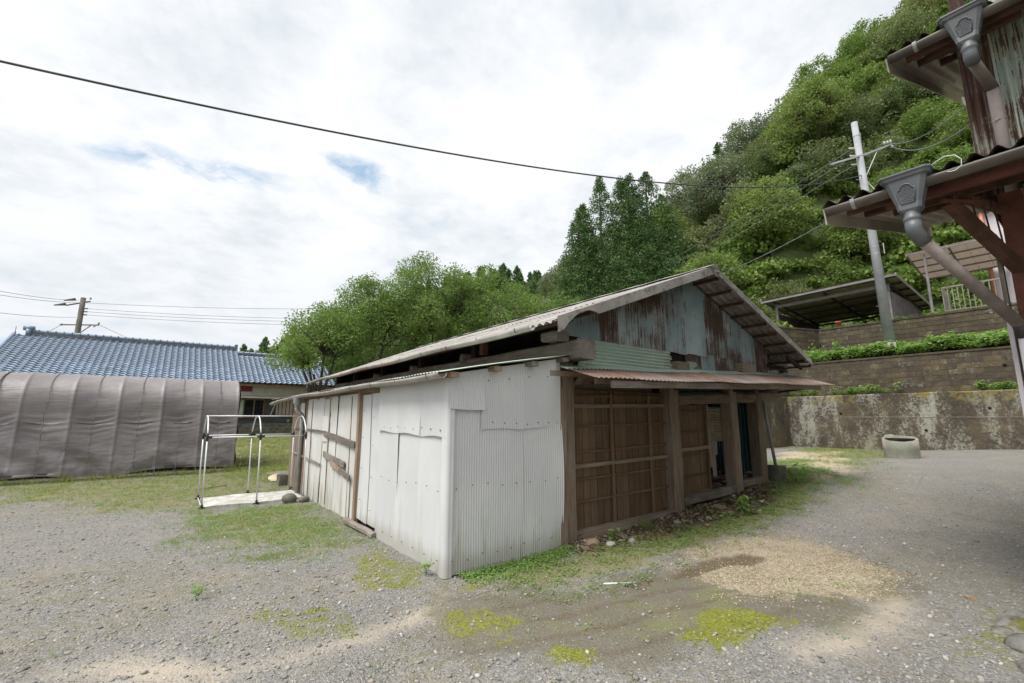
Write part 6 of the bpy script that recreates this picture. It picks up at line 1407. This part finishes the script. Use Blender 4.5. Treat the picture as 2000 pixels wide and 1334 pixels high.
# ------------------------------------------------------------------ last small things
def slab(name, x, y, sx, sy, rz, mat, label, cat, h=.012, group=None):
    z = zs1(x, y)+.012; c_, s_ = math.cos(rz), math.sin(rz); P4 = [(-sx, -sy*.8), (sx*.8, -sy), (sx, sy*.7), (sx*.1, sy), (-sx*.9, sy*.6)]
    lo = [(x+a*c_-b_*s_, y+a*s_+b_*c_, z-.01+.1*b_) for a, b_ in P4]; hi = [(a, b_, d_+h+.01) for a, b_, d_ in lo]; n_ = len(P4)
    o = MB().add(lo+hi, [tuple(range(n_))[::-1], tuple(range(n_, 2*n_))] + [(i, (i+1) % n_, n_+(i+1) % n_, n_+i) for i in range(n_)]).build(name, mat)
    return tag(rebase(o, (x, y, z)), label, cat, group)
slab('board_piece', 4.95, -.20, .13, .09, .4, 'yellowboard', 'largest broken yellow board piece at the foot of the second post', 'board', group='broken yellow boards')
slab('board_piece', 4.58, -.28, .12, .05, .9, 'yellowboard', 'long narrow yellow board piece nearest the second post', 'board', group='broken yellow boards')
slab('board_piece', 4.72, -.46, .11, .06, -.3, 'yellowboard', 'small yellow board piece lying furthest from the barn sill', 'board', group='broken yellow boards')
slab('roof_fragment', 5.35, -.18, .16, .08, .6, 'darkwood', 'dark broken slab leaning by the barn sill', 'rubble')
for i, (x, y, r_) in enumerate(((1.95, -.22, .09), (2.12, -.36, .06), (1.75, -.30, .05), (2.45, -.42, .05))):
    rock('rubble_stone', (x, y, zs1(x, y)+r_*.3), r_, 'concrete' if i % 2 else 'debris', 20+i, .7, ('dark rotten lump', 'pale rubble stone', 'little dark lump', 'small pale stone')[i] + ' near the foot of the first post' + (', nearest the white sheeting' if i == 2 else ''), 'stone', rough=.3)
tag(rebase(MB().tube([(1.12, -1.14, zs1(1.12, -1.14)+.012), (1.44, -1.26, zs1(1.44, -1.26)+.012)], .010, 8).build('plastic_stick', 'whitewire', None, True), (1.28, -1.2, zs1(1.28, -1.2))), 'short white plastic stick on the muddy ground', 'stick')
for i, (x, y, r_, lab) in enumerate(((3.05, -3.72, .20, 'big flat mossy rock at the right edge'), (2.55, -3.80, .16, 'mossy rock in the lower right corner'), (2.15, -3.86, .12, 'small mossy rock lowest in the right corner'), (2.75, -3.63, .08, 'little mossy stone beside the big flat rock'))):
    rock('mossy_rock', (x, y, zs1(x, y)-.01), r_, 'mossrock', 40+i, .5, lab, 'rock', rough=.35)
z = zs1(7.42, -.05)
tag(rebase(MB().box(7.30, 7.52, -.16, .10, z-.05, z+.30, .005).build('concrete_block', 'darkconcrete'), (7.41, -.03, z)), 'stained concrete block standing beside the last barn post', 'block')
tag(rebase(MB().box(7.54, 7.76, -.10, .20, z-.05, z+.26, .005).build('concrete_block', 'darkconcrete'), (7.65, .05, z)), 'mossy concrete block behind the one at the last barn post', 'block')
dp = MB().tube([(7.46, -.03, z+.30), (7.34, .05, 1.92)], .03, 10).build('drain_pipe', 'pipegrey', None, True); tag(rebase(dp, (7.46, -.03, z+.3)), 'thin grey drain pipe leaning against the last barn post', 'pipe')
lf = slab('dead_leaf', 3.45, -3.35, .06, .04, .4, 'pink_x', 'curled tan dead leaf on the grey gravel at the right', 'leaf', .004)
for o in ALL:
    if '_base' in o: del o['_base']
